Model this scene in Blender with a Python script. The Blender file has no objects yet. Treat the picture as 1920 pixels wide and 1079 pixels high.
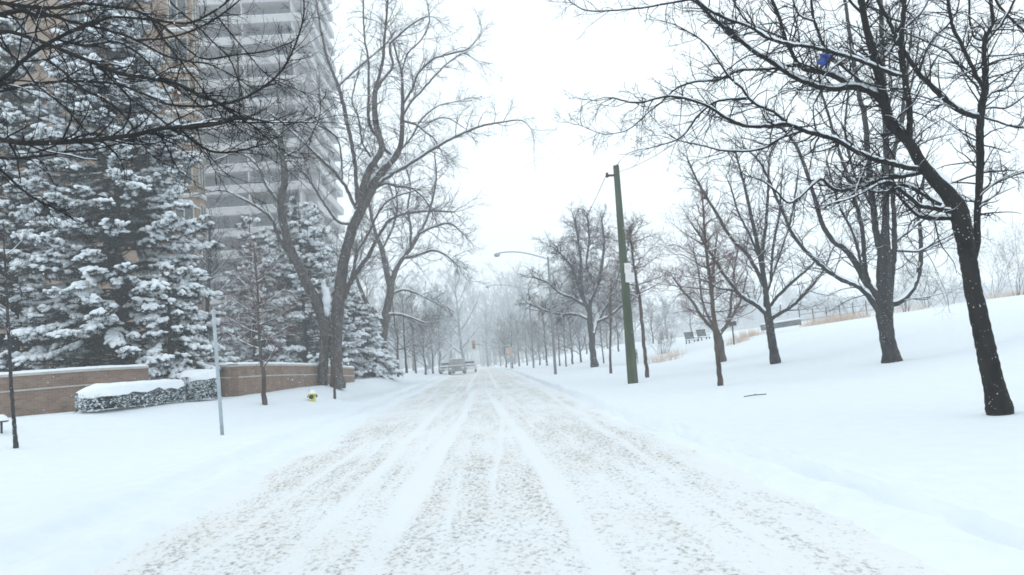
import bpy, math, random
import numpy as np
from mathutils import Matrix, Vector

# ------------------------------------------------------------------ camera, sky, light
sc = bpy.context.scene
F = 1440.0; W0, H0 = 1920.0, 1079.0          # focal length and frame of the photograph, in its pixels
VPX, VPY, ROLL, CAMZ = 905.0, 674.0, math.radians(4.3), 1.5
def nrm(v): return v / np.linalg.norm(v)
Yc = nrm(np.array([VPX - W0/2, -(VPY - H0/2), -F]))
h_ = np.array([math.cos(ROLL), math.sin(ROLL), 0.0])
Xc = nrm(h_ - Yc*np.dot(h_, Yc)); Zc = np.cross(Xc, Yc)
RW = np.array([Xc, Yc, Zc])                    # world_from_camera rotation
cam = bpy.data.cameras.new('camera'); camo = bpy.data.objects.new('camera', cam)
sc.collection.objects.link(camo); sc.camera = camo
M = Matrix([list(RW[i]) + [0] for i in range(3)] + [[0, 0, 0, 1]]); M.translation = Vector((0, 0, CAMZ))
camo.matrix_world = M
cam.sensor_width = 36; cam.lens = 36*F/W0; cam.clip_start = .1; cam.clip_end = 3000

w = bpy.data.worlds.new('World'); sc.world = w; w.use_nodes = True
nt = w.node_tree; nt.nodes.clear()
SUN_EL, SUN_AZ = math.radians(48), math.radians(-60)
sky = nt.nodes.new('ShaderNodeTexSky'); sky.sky_type = 'NISHITA'; sky.sun_disc = False
sky.sun_elevation = SUN_EL; sky.sun_rotation = SUN_AZ
mix = nt.nodes.new('ShaderNodeMix'); mix.data_type = 'RGBA'; mix.inputs[0].default_value = .94
mix.inputs[7].default_value = (8.6, 9.6, 10.1, 1)                 # the closed cloud deck
bg = nt.nodes.new('ShaderNodeBackground'); bg.inputs[1].default_value = .1
wo = nt.nodes.new('ShaderNodeOutputWorld')
nt.links.new(sky.outputs[0], mix.inputs[6]); nt.links.new(mix.outputs[2], bg.inputs[0]); nt.links.new(bg.outputs[0], wo.inputs[0])
sl = bpy.data.lights.new('sun', 'SUN'); sl.energy = .5; sl.angle = math.radians(30); sl.color = (1, .97, .92)
so = bpy.data.objects.new('sun', sl); sc.collection.objects.link(so)
sd = Vector((math.sin(SUN_AZ)*math.cos(SUN_EL), math.cos(SUN_AZ)*math.cos(SUN_EL), math.sin(SUN_EL)))
so.rotation_euler = sd.to_track_quat('Z', 'Y').to_euler()
sc.view_settings.view_transform = 'Standard'; sc.view_settings.look = 'None'
sc.view_settings.gamma = 1; sc.view_settings.use_curve_mapping = False
EXPO = 0.46
sc.view_settings.exposure = EXPO
cy = sc.cycles
cy.use_denoising = True
try: cy.denoiser = 'OPENIMAGEDENOISE'
except Exception: pass
cy.max_bounces = 7; cy.diffuse_bounces = 3; cy.glossy_bounces = 2; cy.transmission_bounces = 2
cy.volume_bounces = 4; cy.transparent_max_bounces = 4; cy.caustics_reflective = False; cy.caustics_refractive = False
cy.pixel_filter_type = 'BLACKMAN_HARRIS'; cy.filter_width = 1.7

# ------------------------------------------------------------------ noise, terrain, rays
rng = np.random.default_rng(7); random.seed(7)
_T = np.random.default_rng(3).random((256, 256))
def vnoise(x, y):
    x = np.asarray(x, float); y = np.asarray(y, float)
    xi = np.floor(x).astype(int); yi = np.floor(y).astype(int); fx = x - xi; fy = y - yi
    fx = fx*fx*(3 - 2*fx); fy = fy*fy*(3 - 2*fy)
    a = _T[xi & 255, yi & 255]; b = _T[(xi+1) & 255, yi & 255]; c = _T[xi & 255, (yi+1) & 255]; d = _T[(xi+1) & 255, (yi+1) & 255]
    return (a*(1-fx) + b*fx)*(1-fy) + (c*(1-fx) + d*fx)*fy
def fbm(x, y, o=3):
    s = 0; a = .5; t = 0
    for k in range(o): s = s + a*vnoise(x*2**k + 17.3*k, y*2**k + 5.1*k); t += a; a *= .5
    return s/t - .5
def sst(a, b, x):
    t = np.clip((np.asarray(x, float) - a)/(b - a), 0, 1); return t*t*(3 - 2*t)
HX = [-400, 4, 6, 9, 12, 14, 16, 18, 21, 27, 33, 42, 55, 80, 110, 500]
HZ = [0, 0, .02, .1, .26, .42, .72, 1.15, 1.75, 2.25, 2.65, 3.35, 3.6, 2.2, 1.2, 1.0]
_hx = np.linspace(-50, 200, 1001); _hz = np.interp(_hx, HX, HZ)
_k = np.exp(-.5*(np.arange(-12, 13)/4.5)**2); _k /= _k.sum(); _hz = np.convolve(np.pad(_hz, 12, 'edge'), _k, 'valid')
WY = [0, 18, 24.2, 25.8, 27.4, 29.2, 31.5, 36, 42.5, 48.5, 60, 90]; WX = [-40, -26, -18.5, -16.2, -14.3, -12.6, -10.2, -9.6, -9.0, -8.3, -8.5, -8.5]
def smooth_ground(x, y):
    z = np.interp(x, _hx, _hz)*(.82 + .18*sst(10, 40, y))
    x_ = np.asarray(x, float); y_ = np.asarray(y, float); dd = np.full(np.broadcast(x_, y_).shape, 1e9)
    for i in range(len(WX) - 1):                                # plan distance to the line of the brick walls
        ax, ay, bx_, by = WX[i], WY[i], WX[i+1] - WX[i], WY[i+1] - WY[i]
        t = np.clip(((x_ - ax)*bx_ + (y_ - ay)*by)/(bx_*bx_ + by*by), 0, 1); dd = np.minimum(dd, np.hypot(x_ - ax - t*bx_, y_ - ay - t*by))
    dw = np.where(x_ < np.interp(y_, WY, WX), 0, dd); k = sst(29.5, 34, y_)
    z = z + .70*sst(0, 1, 1 - np.clip((dw - (3.0 - 2.6*k))/(4.6 - 2.4*k), 0, 1))*sst(3.5, 7, -x_) + .08*sst(5, 9, -x_)
    z = z - .35*sst(70, 160, y)
    return z
def ray(px, py):
    c = np.array([px - W0/2, -(py - H0/2), -F]); return nrm(RW @ c)
def at(px, py, Y):
    """world point seen at that spot of the frame on the plane world-Y = Y"""
    d = ray(px, py); t = Y/d[1]; return np.array([d[0]*t, Y, CAMZ + d[2]*t])
def hit(px, py, tmax=400):
    d = ray(px, py); t = 3.0
    while t < tmax:
        p = np.array([0, 0, CAMZ]) + d*t
        if p[2] <= smooth_ground(p[0], p[1]): return p
        t += .05 + t*.001
    p = np.array([0, 0, CAMZ]) + d*tmax; p[2] = smooth_ground(p[0], p[1]); return p

# ------------------------------------------------------------------ object helpers
COL = sc.collection
def mesh_obj(name, V, Fc, mat, parent=None, smooth=False, uv=None, attr=None):
    me = bpy.data.meshes.new(name)
    V = np.asarray(V, np.float32)
    if isinstance(Fc, np.ndarray):
        n, k = Fc.shape
        me.vertices.add(len(V)); me.vertices.foreach_set('co', V.ravel())
        me.loops.add(n*k); me.loops.foreach_set('vertex_index', Fc.ravel().astype(np.int32))
        me.polygons.add(n); me.polygons.foreach_set('loop_start', np.arange(0, n*k, k, dtype=np.int32))
        me.polygons.foreach_set('loop_total', np.full(n, k, np.int32))
        me.update(calc_edges=True)
    else:
        me.from_pydata(V.tolist(), [], Fc); me.update()
    if smooth: me.polygons.foreach_set('use_smooth', np.ones(len(me.polygons), bool))
    if uv is not None:
        l = me.uv_layers.new(name='UVMap'); l.data.foreach_set('uv', np.asarray(uv, np.float32).ravel())
    if attr is not None:
        for k, v in attr.items():
            a = me.attributes.new(k, 'FLOAT', 'POINT'); a.data.foreach_set('value', np.asarray(v, np.float32).ravel())
    if mat: me.materials.append(mat)
    o = bpy.data.objects.new(name, me); COL.objects.link(o)
    if parent is not None: o.parent = parent
    return o
def tag(o, label=None, cat=None, group=None, kind=None):
    if label: o['label'] = label
    if cat: o['category'] = cat
    if group: o['group'] = group
    if kind: o['kind'] = kind
    return o
def thing(name, label, cat, loc=(0, 0, 0), group=None, rz=0):
    o = bpy.data.objects.new(name, None); COL.objects.link(o); o.location = loc; o.rotation_euler = (0, 0, rz)
    o.empty_display_size = .2
    return tag(o, label, cat, group)
def dup(root, loc, rz, scale=1, label=None, group=None):
    r = root.copy(); COL.objects.link(r); r.location = loc; r.rotation_euler = (0, 0, rz)
    r.scale = (scale,)*3 if np.isscalar(scale) else scale
    if label: r['label'] = label
    if group: r['group'] = group
    for ch in list(root.children):
        c = ch.copy(); COL.objects.link(c); c.parent = r
        for g in ch.children:
            d = g.copy(); COL.objects.link(d); d.parent = c
    return r
class MB:
    """collects boxes, bars and lathes, builds ONE mesh"""
    def __init__(s): s.V = []; s.F = []; s.UV = []
    def add(s, V, Fc):
        b = len(s.V); s.V += [tuple(v) for v in V]; s.F += [tuple(i + b for i in f) for f in Fc]
    def box(s, c, d, rz=0, rx=0, ry=0):
        R = Matrix.Rotation(rz, 3, 'Z') @ Matrix.Rotation(ry, 3, 'Y') @ Matrix.Rotation(rx, 3, 'X')
        V = [Vector(c) + R @ Vector((i*d[0]/2, j*d[1]/2, k*d[2]/2)) for i in (-1, 1) for j in (-1, 1) for k in (-1, 1)]
        s.add(V, [(0, 1, 3, 2), (4, 6, 7, 5), (0, 4, 5, 1), (2, 3, 7, 6), (0, 2, 6, 4), (1, 5, 7, 3)])
    def tube(s, pts, rad, n=8, cap=True):
        pts = [Vector(p) for p in pts]
        if np.isscalar(rad): rad = [rad]*len(pts)
        b = []
        for i, p in enumerate(pts):
            t = (pts[min(i+1, len(pts)-1)] - pts[max(i-1, 0)]).normalized()
            ref = Vector((1, 0, 0)) if abs(t.z) > .7 else Vector((0, 0, 1))
            u = t.cross(ref).normalized(); v = t.cross(u)
            b += [p + (u*math.cos(a) + v*math.sin(a))*rad[i] for a in [2*math.pi*k/n for k in range(n)]]
        Fc = [(i*n + k, i*n + (k+1) % n, (i+1)*n + (k+1) % n, (i+1)*n + k) for i in range(len(pts)-1) for k in range(n)]
        if cap: Fc += [tuple(range(n))[::-1], tuple((len(pts)-1)*n + k for k in range(n))]
        s.add(b, Fc)
    def build(s, name, mat, parent=None, smooth=False):
        return mesh_obj(name, s.V, s.F, mat, parent, smooth)

# ------------------------------------------------------------------ materials
def mat_new(name, col, rough=.8, spec=.2):
    m = bpy.data.materials.new(name); m.use_nodes = True; b = m.node_tree.nodes['Principled BSDF']
    b.inputs['Base Color'].default_value = (*col, 1); b.inputs['Roughness'].default_value = rough
    b.inputs['Specular IOR Level'].default_value = spec; return m
def N(m, t, **k):
    n = m.node_tree.nodes.new(t)
    for a, v in k.items():
        if a == 'ins':
            for i, x in v.items(): n.inputs[i].default_value = x
        else: setattr(n, a, v)
    return n
def L(m, a, b): m.node_tree.links.new(a, b)
def noisy(name, c1, c2, scale=6, rough=.85, bump=.3, bscale=None, spec=.2, lo=.35, hi=.65, stretch=None, dist=.02):
    m = mat_new(name, c1, rough, spec); b = m.node_tree.nodes['Principled BSDF']
    tc = N(m, 'ShaderNodeTexCoord'); src = tc.outputs['Object']
    if stretch:
        mp = N(m, 'ShaderNodeMapping'); mp.inputs['Scale'].default_value = stretch; L(m, src, mp.inputs[0]); src = mp.outputs[0]
    n = N(m, 'ShaderNodeTexNoise', ins={'Scale': scale, 'Detail': 6.0}); L(m, src, n.inputs['Vector'])
    r = N(m, 'ShaderNodeMapRange', ins={1: lo, 2: hi}); L(m, n.outputs[0], r.inputs[0])
    x = N(m, 'ShaderNodeMix', data_type='RGBA'); x.inputs[6].default_value = (*c1, 1); x.inputs[7].default_value = (*c2, 1)
    L(m, r.outputs[0], x.inputs[0]); L(m, x.outputs[2], b.inputs['Base Color'])
    if bump:
        n2 = N(m, 'ShaderNodeTexNoise', ins={'Scale': bscale or scale*2, 'Detail': 5.0}); L(m, src, n2.inputs['Vector'])
        bp = N(m, 'ShaderNodeBump', ins={'Strength': bump, 'Distance': dist}); L(m, n2.outputs[0], bp.inputs['Height']); L(m, bp.outputs[0], b.inputs['Normal'])
    return m
SN = (.745, .79, .83)
M_snow = noisy('snow', SN, (.715, .765, .815), 3, .9, .25, 14, .1, dist=.03)
M_snow2 = noisy('clinging_snow', (.86, .89, .92), (.82, .86, .90), 5, .9, .4, 25, .1)
def bark(name, a, b, fleck=.0):
    m = noisy(name, a, b, 5, .9, .8, 18, .15, stretch=(1, 1, .35), dist=.03)
    if fleck:      # wet snow grains stuck to the bark
        bs = m.node_tree.nodes['Principled BSDF']; src = bs.inputs['Base Color'].links[0].from_socket
        tc = N(m, 'ShaderNodeTexCoord'); v = N(m, 'ShaderNodeTexNoise', ins={'Scale': 26.0, 'Detail': 3.0}); L(m, tc.outputs['Object'], v.inputs['Vector'])
        r = N(m, 'ShaderNodeMapRange', ins={1: fleck, 2: fleck + .04}); L(m, v.outputs[0], r.inputs[0])
        x = N(m, 'ShaderNodeMix', data_type='RGBA'); L(m, r.outputs[0], x.inputs[0]); L(m, src, x.inputs[6]); x.inputs[7].default_value = (.75, .8, .84, 1)
        L(m, x.outputs[2], bs.inputs['Base Color'])
    return m
M_bark_black = bark('wet_black_bark', (.006, .006, .007), (.02, .018, .016), .69)
M_bark_grey = bark('grey_bark', (.045, .037, .035), (.115, .098, .092), .64)
M_bark_dark = bark('dark_bark', (.016, .017, .019), (.045, .043, .045), .67)
M_bark_brown = bark('brown_bark', (.055, .042, .038), (.12, .095, .085))
M_twig_black = mat_new('black_twigs', (.009, .009, .012), .9, .1)
M_twig_grey = mat_new('grey_twigs', (.09, .085, .09), .9, .1)
M_twig_haze = mat_new('snowy_haze_pale_twigs', (.56, .58, .61), .9, .1)  # far twigs: clinging snow plus distance haze, both put into the colour
M_haze_pale = mat_new('haze_pale_grey', (.22, .22, .235), .9, .1)  # wood lightened so the colour itself carries the fade of distance haze
M_twig_dark = mat_new('dark_twigs', (.035, .032, .036), .9, .1)
M_twig_brown = mat_new('reddish_twigs', (.13, .085, .08), .9, .1)
M_needle = noisy('spruce_needles', (.004, .011, .013), (.012, .028, .031), 3, .8, 0)
M_needle_g = noisy('hedge_leaves', (.03, .055, .065), (.22, .28, .30), 6, .8, 0)
M_needle_p = noisy('pine_needles', (.05, .06, .06), (.09, .105, .10), 3, .8, 0)
M_stone = noisy('pale_stone', (.42, .40, .38), (.52, .50, .47), 4, .85, .2)
M_conc = noisy('concrete', (.50, .50, .505), (.58, .575, .58), .6, .85, .1, 8)
M_pole = noisy('green_weathered_wood', (.05, .068, .042), (.095, .118, .08), 3, .9, .6, 12, .1, stretch=(1, 1, .15))
M_galv = noisy('galvanised_steel', (.32, .37, .41), (.42, .47, .5), 6, .5, .05, 10, .4)
M_yel = noisy('yellow_paint', (.55, .50, .07), (.62, .58, .14), 9, .5, .1)
M_blackm = mat_new('black_metal', (.02, .022, .025), .5, .4)
M_white = noisy('white_enamel', (.74, .73, .73), (.8, .79, .79), 5, .5, 0)
M_glass = mat_new('window_glass', (.055, .075, .085), .12, .6)
M_glass2 = mat_new('tower_window_glass', (.24, .30, .33), .2, .5)
M_tanw = noisy('pale_window_frame', (.42, .38, .33), (.5, .46, .4), 5, .7, 0)

def brick(name, c1, c2, mortar, s=1.0):
    m = mat_new(name, c1, .9, .15); b = m.node_tree.nodes['Principled BSDF']
    uv = N(m, 'ShaderNodeUVMap'); uv.uv_map = 'UVMap'
    br = N(m, 'ShaderNodeTexBrick', ins={'Color1': (*c1, 1), 'Color2': (*c2, 1), 'Mortar': (*mortar, 1), 'Scale': 1.0, 'Mortar Size': .006*s, 'Brick Width': .215*s, 'Row Height': .075*s})
    L(m, uv.outputs[0], br.inputs['Vector'])
    n = N(m, 'ShaderNodeTexNoise', ins={'Scale': 1.6, 'Detail': 7.0}); L(m, uv.outputs[0], n.inputs['Vector'])
    r = N(m, 'ShaderNodeMapRange', ins={1: .3, 2: .7, 3: .72, 4: 1.2}); L(m, n.outputs[0], r.inputs[0])
    x = N(m, 'ShaderNodeMix', data_type='RGBA', blend_type='MULTIPLY'); x.inputs[0].default_value = 1
    L(m, br.outputs[0], x.inputs[6]); L(m, r.outputs[0], x.inputs[7]); L(m, x.outputs[2], b.inputs['Base Color'])
    bp = N(m, 'ShaderNodeBump', ins={'Strength': .5, 'Distance': .01}); L(m, br.outputs[1], bp.inputs['Height']); bp.invert = True; L(m, bp.outputs[0], b.inputs['Normal'])
    return m
M_brick = brick('brown_brick', (.20, .13, .095), (.27, .185, .14), (.29, .24, .21))
M_brick_t = brick('tan_brick', (.27, .19, .14), (.34, .25, .19), (.32, .27, .22))

# ------------------------------------------------------------------ the ground and the road
def grid(xs, ys, zf):
    X, Y = np.meshgrid(xs, ys); Z = zf(X, Y); n, k = X.shape
    V = np.stack([X, Y, Z], -1).reshape(-1, 3)
    i = np.arange((n-1)*(k-1)); r = i // (k-1); c = i % (k-1); a = r*k + c
    return V, np.stack([a, a+1, a+k+1, a+k], -1)
def edgew(y): return (fbm(y*.22, 3.3)*.9 + fbm(y*1.1, 8.3, 2)*.25)
RL, RR = -3.45, 2.8
def ground_z(x, y):
    z = smooth_ground(x, y)
    near = 1 - sst(40, 90, y)
    z = z + (fbm(x*.16, y*.13, 3)*.22*sst(4.5, 8, np.abs(x)) + fbm(x*.9, y*.8, 3)*.035)*near
    dL = x - (RL + edgew(y)*.5); dR = (RR + edgew(y + 50)*.5) - x
    inside = np.minimum(dL, dR)                            # > 0 within the driven strip
    z = z - .10*sst(-.5, .25, inside + fbm(x*2.1, y*1.3, 3)*.35)
    out = -inside
    # ploughed shoulder: lumpy low bank beside the strip
    sh = np.exp(-((out - .42)/.3)**2)*np.where(x > 0, .045, .05)
    z = z + sh*(1 + 2.2*fbm(x*3.1, y*2.3, 3)) + sst(.02, .35, out)*sst(2.2, 1.0, out)*(fbm(x*7, y*5, 3)*.06 + fbm(x*17, y*14, 2)*.035)
    # kerb drift on the right: a short step up with a groove along its foot
    kr = x - (3.58 - .05*np.clip(y - 7, 0, 9) + fbm(y*.3, 1.7)*.22 + fbm(y*1.7, 4.7)*.10)
    amp = (.55 + .9*vnoise(y*.45 + 3, 2.5))
    z = z + .09*amp*sst(-.01, .07, kr)*sst(1.6, .2, kr) - .17*amp*np.exp(-((kr + .07)/.07)**2)*(.35 + .65*vnoise(y*1.3, 6.1))
    kl = -x - (4.75 + fbm(y*.27, 9.7)*.5)
    z = z + .10*sst(-.1, .2, kl)*sst(3.0, .4, kl) - .06*np.exp(-((kl + .2)/.16)**2)*(.3 + vnoise(y, 7.7)) + .11*np.clip(fbm(x*2.2, y*2.2, 3), 0, 1)*sst(-.9, 0, kl)*sst(1.2, 0, kl)
    return z
def axis(parts):
    o = []
    for a, b, s in parts: o.append(np.arange(a, b, s))
    return np.unique(np.round(np.concatenate(o), 4))
xs = axis([(-320, -60, 20), (-60, -16, 1.5), (-16, -7, .25), (-7, 6.5, .055), (6.5, 14, .25), (14, 60, 1.0), (60, 341, 20)])
ys = np.concatenate([np.arange(-30, 2, 4), 2 + np.cumsum(.045 + .0042*np.arange(0, 230)**1.02*.6), ])
yy = ys[-1]
while yy < 560: yy += max(.6, (yy)*.03); ys = np.append(ys, yy)
V, Fc = grid(xs, ys, ground_z)
ground = mesh_obj('ground', V, Fc, M_snow, smooth=True); tag(ground, 'snow covered lawns and verge', kind='structure')

STRIPS = [(-.84, .12, 1), (.62, .09, .95), (.14, .05, .55), (-1.62, .08, .8), (-2.15, .045, .6), (2.2, .09, .7), (1.5, .04, .5), (-.38, .03, .4), (-2.65, .04, .6), (1.08, .025, .5), (-1.22, .03, .6)]
def strips(x, y):
    c = np.zeros_like(x)
    for i, (cx, sw, a) in enumerate(STRIPS):
        wob = fbm(y*.08, i*3.7)*.34 + fbm(y*.5, i*1.7)*.08 + (.012, -.02, .03, .01, -.014, .02, -.03, .025, .01, -.01, .03)[i]*(y - 12)*(y < 40)
        on = np.clip((.55 if a > .75 else -.25) + (1.0 if a > .75 else 1.7)*vnoise(y*.16 + i*5.1, i*2.2 + .5) + .7*fbm(x*3, y*1.2, 2), 0, 1)
        sw = sw*(.7 + .7*vnoise(y*.21 + i, i*4.4))
        c = np.maximum(c, .8*a*on*sst(sw*1.35 + .02, sw*.6, np.abs(x - cx - wob)))
    return c
def rough_f(x, y):
    s = strips(x, y)
    ins_ = np.minimum(x - RL - edgew(y)*.5, RR + edgew(y + 50)*.5 - x); e = .06 + .94*sst(-.3, .35, ins_ + fbm(x*2.4, y*1.0, 3)*.8)
    n = .76 + .8*fbm(x*.7, y*.25, 3) + .8*fbm(x*4.5, y*.7, 3)
    r = (1 - s)*np.clip(n, .12, 1)*e
    return np.clip(r, 0, 1)
def road_z(x, y):
    r = rough_f(x, y)*(1 - sst(25, 60, y))
    z = -.035 - .02*strips(x, y) - .35*sst(70, 160, y)
    z = z + r*(fbm(x*9, y*8, 3)*.045 + fbm(x*26, y*20, 2)*.028) + fbm(x*.8, y*.5, 2)*.02
    z = z - .16*sst(3.3, 3.75, np.abs(x + .3))
    return z
xr = np.arange(-4.1, 3.501, .028)
yr = [2.6]
while yr[-1] < 300: yr.append(yr[-1] + max(.028, .0045*yr[-1] - .0005*min(yr[-1], 8)))
yr = np.array(yr)
V, Fc = grid(xr, yr, road_z)
mr = mat_new('packed_snow_and_slush', (.8, .8, .8), .85, .12); b = mr.node_tree.nodes['Principled BSDF']
at_ = N(mr, 'ShaderNodeAttribute', attribute_name='slush'); tc = N(mr, 'ShaderNodeTexCoord')
n1 = N(mr, 'ShaderNodeTexNoise', ins={'Scale': 19.0, 'Detail': 6.0, 'Roughness': .66}); mp = N(mr, 'ShaderNodeMapping'); mp.inputs['Scale'].default_value = (1.15, .8, 1)
L(mr, tc.outputs['Object'], mp.inputs[0]); L(mr, mp.outputs[0], n1.inputs['Vector'])
th = N(mr, 'ShaderNodeMath', operation='MULTIPLY_ADD', ins={1: .2, 2: 0.0}); L(mr, at_.outputs['Fac'], th.inputs[0])
ad = N(mr, 'ShaderNodeMath', operation='ADD'); L(mr, n1.outputs[0], ad.inputs[0]); L(mr, th.outputs[0], ad.inputs[1])
fl = N(mr, 'ShaderNodeMapRange', ins={1: .655, 2: .83}); L(mr, ad.outputs[0], fl.inputs[0])
c1 = N(mr, 'ShaderNodeMix', data_type='RGBA'); c1.inputs[6].default_value = (.735, .765, .795, 1); c1.inputs[7].default_value = (.715, .715, .71, 1)
n3 = N(mr, 'ShaderNodeTexNoise', ins={'Scale': .8, 'Detail': 4.0}); L(mr, tc.outputs['Object'], n3.inputs['Vector'])
mm = N(mr, 'ShaderNodeMath', operation='MULTIPLY'); L(mr, at_.outputs['Fac'], mm.inputs[0]); r3 = N(mr, 'ShaderNodeMapRange', ins={1: .25, 2: .65, 3: .35, 4: 1.2}); L(mr, n3.outputs[0], r3.inputs[0]); L(mr, r3.outputs[0], mm.inputs[1])
L(mr, mm.outputs[0], c1.inputs[0])
c2 = N(mr, 'ShaderNodeMix', data_type='RGBA'); L(mr, fl.outputs[0], c2.inputs[0]); L(mr, c1.outputs[2], c2.inputs[6]); c2.inputs[7].default_value = (.32, .32, .31, 1)
L(mr, c2.outputs[2], b.inputs['Base Color'])
bp = N(mr, 'ShaderNodeBump', ins={'Strength': .45, 'Distance': .012}); bp.invert = True; L(mr, n1.outputs[0], bp.inputs['Height']); L(mr, bp.outputs[0], b.inputs['Normal'])
road = mesh_obj('road', V, Fc, mr, smooth=True, attr={'slush': rough_f(V[:, 0], V[:, 1])}); tag(road, 'road of packed snow and churned slush', kind='structure')

# ------------------------------------------------------------------ branches
class Tubes:
    """batches polylines into one mesh; rings are oriented by the tangent"""
    def __init__(s): s.b = {}
    def add(s, P, R, n):
        P = np.asarray(P, float); R = np.asarray(R, float)
        if P.ndim == 2: P = P[None]; R = R[None]
        if len(P): s.b.setdefault((P.shape[1], n), []).append((P, R))
    def empty(s): return not s.b
    def build(s, name, mat, parent, rough=0.0, origin=None, seed=1):
        r_ = np.random.default_rng(seed); Vs, Fs, o = [], [], 0
        for (K, n), lst in s.b.items():
            P = np.concatenate([a for a, _ in lst]); R = np.concatenate([a for _, a in lst])
            T = np.empty_like(P); T[:, 1:-1] = P[:, 2:] - P[:, :-2]; T[:, 0] = P[:, 1] - P[:, 0]; T[:, -1] = P[:, -1] - P[:, -2]
            T /= np.linalg.norm(T, axis=-1, keepdims=True) + 1e-9
            m = np.abs(T.mean(1)); ref = np.eye(3)[np.argmin(m, -1)][:, None, :]
            U = np.cross(T, np.broadcast_to(ref, T.shape)); U /= np.linalg.norm(U, axis=-1, keepdims=True) + 1e-9
            Wv = np.cross(T, U); a = 2*np.pi*np.arange(n)/n
            ca = np.cos(a)[None, None, :, None]; sa = np.sin(a)[None, None, :, None]
            RR_ = R[:, :, None, None]
            if rough and n >= 8: RR_ = RR_*(1 + rough*(r_.random((len(P), K, n, 1)) - .5))
            V = P[:, :, None, :] + RR_*(U[:, :, None, :]*ca + Wv[:, :, None, :]*sa)
            N_ = len(P); V = V.reshape(-1, 3)
            k = np.arange(n); i = np.arange(K-1); q = np.stack([i[:, None]*n + k, i[:, None]*n + (k+1) % n, (i[:, None]+1)*n + (k+1) % n, (i[:, None]+1)*n + k], -1).reshape(-1, 4)
            Fq = (q[None] + (np.arange(N_)*K*n)[:, None, None]).reshape(-1, 4) + o
            Vs.append(V); Fs.append(Fq); o += len(V)
        V = np.concatenate(Vs); Fq = np.concatenate(Fs)
        if origin is not None: V = V - origin
        return mesh_obj(name, V, Fq, mat, parent, smooth=True)
def octa():
    V = [(1,0,0),(-1,0,0),(0,1,0),(0,-1,0),(0,0,1),(0,0,-1)]; Fo = [(0,2,4),(2,1,4),(1,3,4),(3,0,4),(2,0,5),(1,2,5),(3,1,5),(0,3,5)]
    V = [np.array(v, float) for v in V]; out = []; cache = {}
    def mid(a, b_):
        k = (min(a, b_), max(a, b_))
        if k not in cache: cache[k] = len(V); V.append(nrm(V[a] + V[b_]))
        return cache[k]
    for a, b_, c in Fo: x, y, z = mid(a, b_), mid(b_, c), mid(c, a); out += [(a, x, z), (x, b_, y), (z, y, c), (x, y, z)]
    return np.array(V), np.array(out)
OV, OF = octa()
def blobs(C, A, S, r_, jit=.22):
    """N lumps: centre, axis direction (N,3), half sizes (N,3)"""
    X = A/(np.linalg.norm(A, axis=-1, keepdims=True) + 1e-9); Y = np.cross(np.array([0, 0, 1.0]), X); Y /= np.linalg.norm(Y, axis=-1, keepdims=True) + 1e-9; Z = np.cross(X, Y)
    v = OV[None]*S[:, None, :]*(1 + jit*(r_.random((len(C), len(OV), 1)) - .5)*2)
    V = C[:, None] + v[..., :1]*X[:, None] + v[..., 1:2]*Y[:, None] + v[..., 2:]*Z[:, None]
    Fb = OF[None] + (np.arange(len(C))*len(OV))[:, None, None]
    return V.reshape(-1, 3), Fb.reshape(-1, 3)
def perp(T, r_):
    a = r_.normal(size=T.shape); a -= T*(a*T).sum(-1, keepdims=True); return a/(np.linalg.norm(a, axis=-1, keepdims=True) + 1e-9)
def grow(P0, D0, Ln, K, r_, curl=.25, up=.1, wig=.18):
    N_ = len(P0); P = np.empty((N_, K, 3)); P[:, 0] = P0; d = D0.copy(); st = (Ln/(K-1))[:, None]
    drift = perp(d, r_)*curl
    for k in range(1, K):
        d = d + drift/(K-1)*2 + r_.normal(size=d.shape)*wig + np.array([0, 0, up]); d /= np.linalg.norm(d, axis=-1, keepdims=True)
        P[:, k] = P[:, k-1] + d*st
    return P
def kids(P, Ln, R, m, r_, lo=.15, hi=.97, ang=(25, 65), lr=(.25, .6), bias=0.0):
    """m children on each polyline of the batch"""
    N_, K, _ = P.shape; i = np.repeat(np.arange(N_), m); t = r_.uniform(lo, hi, len(i))
    f = t*(K-1); a = np.minimum(f.astype(int), K-2); u = (f - a)[:, None]
    p = P[i, a]*(1-u) + P[i, a+1]*u; T = P[i, a+1] - P[i, a]; T /= np.linalg.norm(T, axis=-1, keepdims=True) + 1e-9
    an = np.radians(r_.uniform(*ang, len(i)))[:, None]; d = T*np.cos(an) + perp(T, r_)*np.sin(an) + np.array([0, 0, bias])
    d /= np.linalg.norm(d, axis=-1, keepdims=True)
    return p, d, Ln[i]*r_.uniform(*lr, len(i))*(1.1 - .6*t), R[i]*(1 - .6*t)*.62
def taper(r0, K, end=.3): return r0[:, None]*np.linspace(1, end, K)[None]
def snow_on(tb, P, R, amt, n, r_, minr=0.0, thick=1.08):
    """snow lying along the top of every limb of the batch that is flat enough to hold it"""
    P = np.asarray(P); R = np.asarray(R)
    if P.ndim == 2: P = P[None]; R = R[None]
    keep = (R[:, 0] > minr) & (r_.random(len(P)) < amt)
    P = P[keep]; R = R[keep]
    if not len(P): return
    T = np.gradient(P, axis=1); T /= np.linalg.norm(T, axis=-1, keepdims=True) + 1e-9
    hz = np.sqrt(np.clip(1 - T[..., 2]**2, 0, 1)); f = np.clip((hz - .3)/.4, .0, 1)*r_.uniform(.55, 1.1, R.shape)
    Rs = R*thick*f; nv = np.array([0, 0, 1.0]) - T*T[..., 2:]; nv /= np.linalg.norm(nv, axis=-1, keepdims=True) + 1e-6
    Q = P + nv*((R*.6 + Rs*.3)*np.clip(f*3, 0, 1))[..., None]
    tb.add(Q, np.maximum(Rs, R*.05), n)
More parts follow.
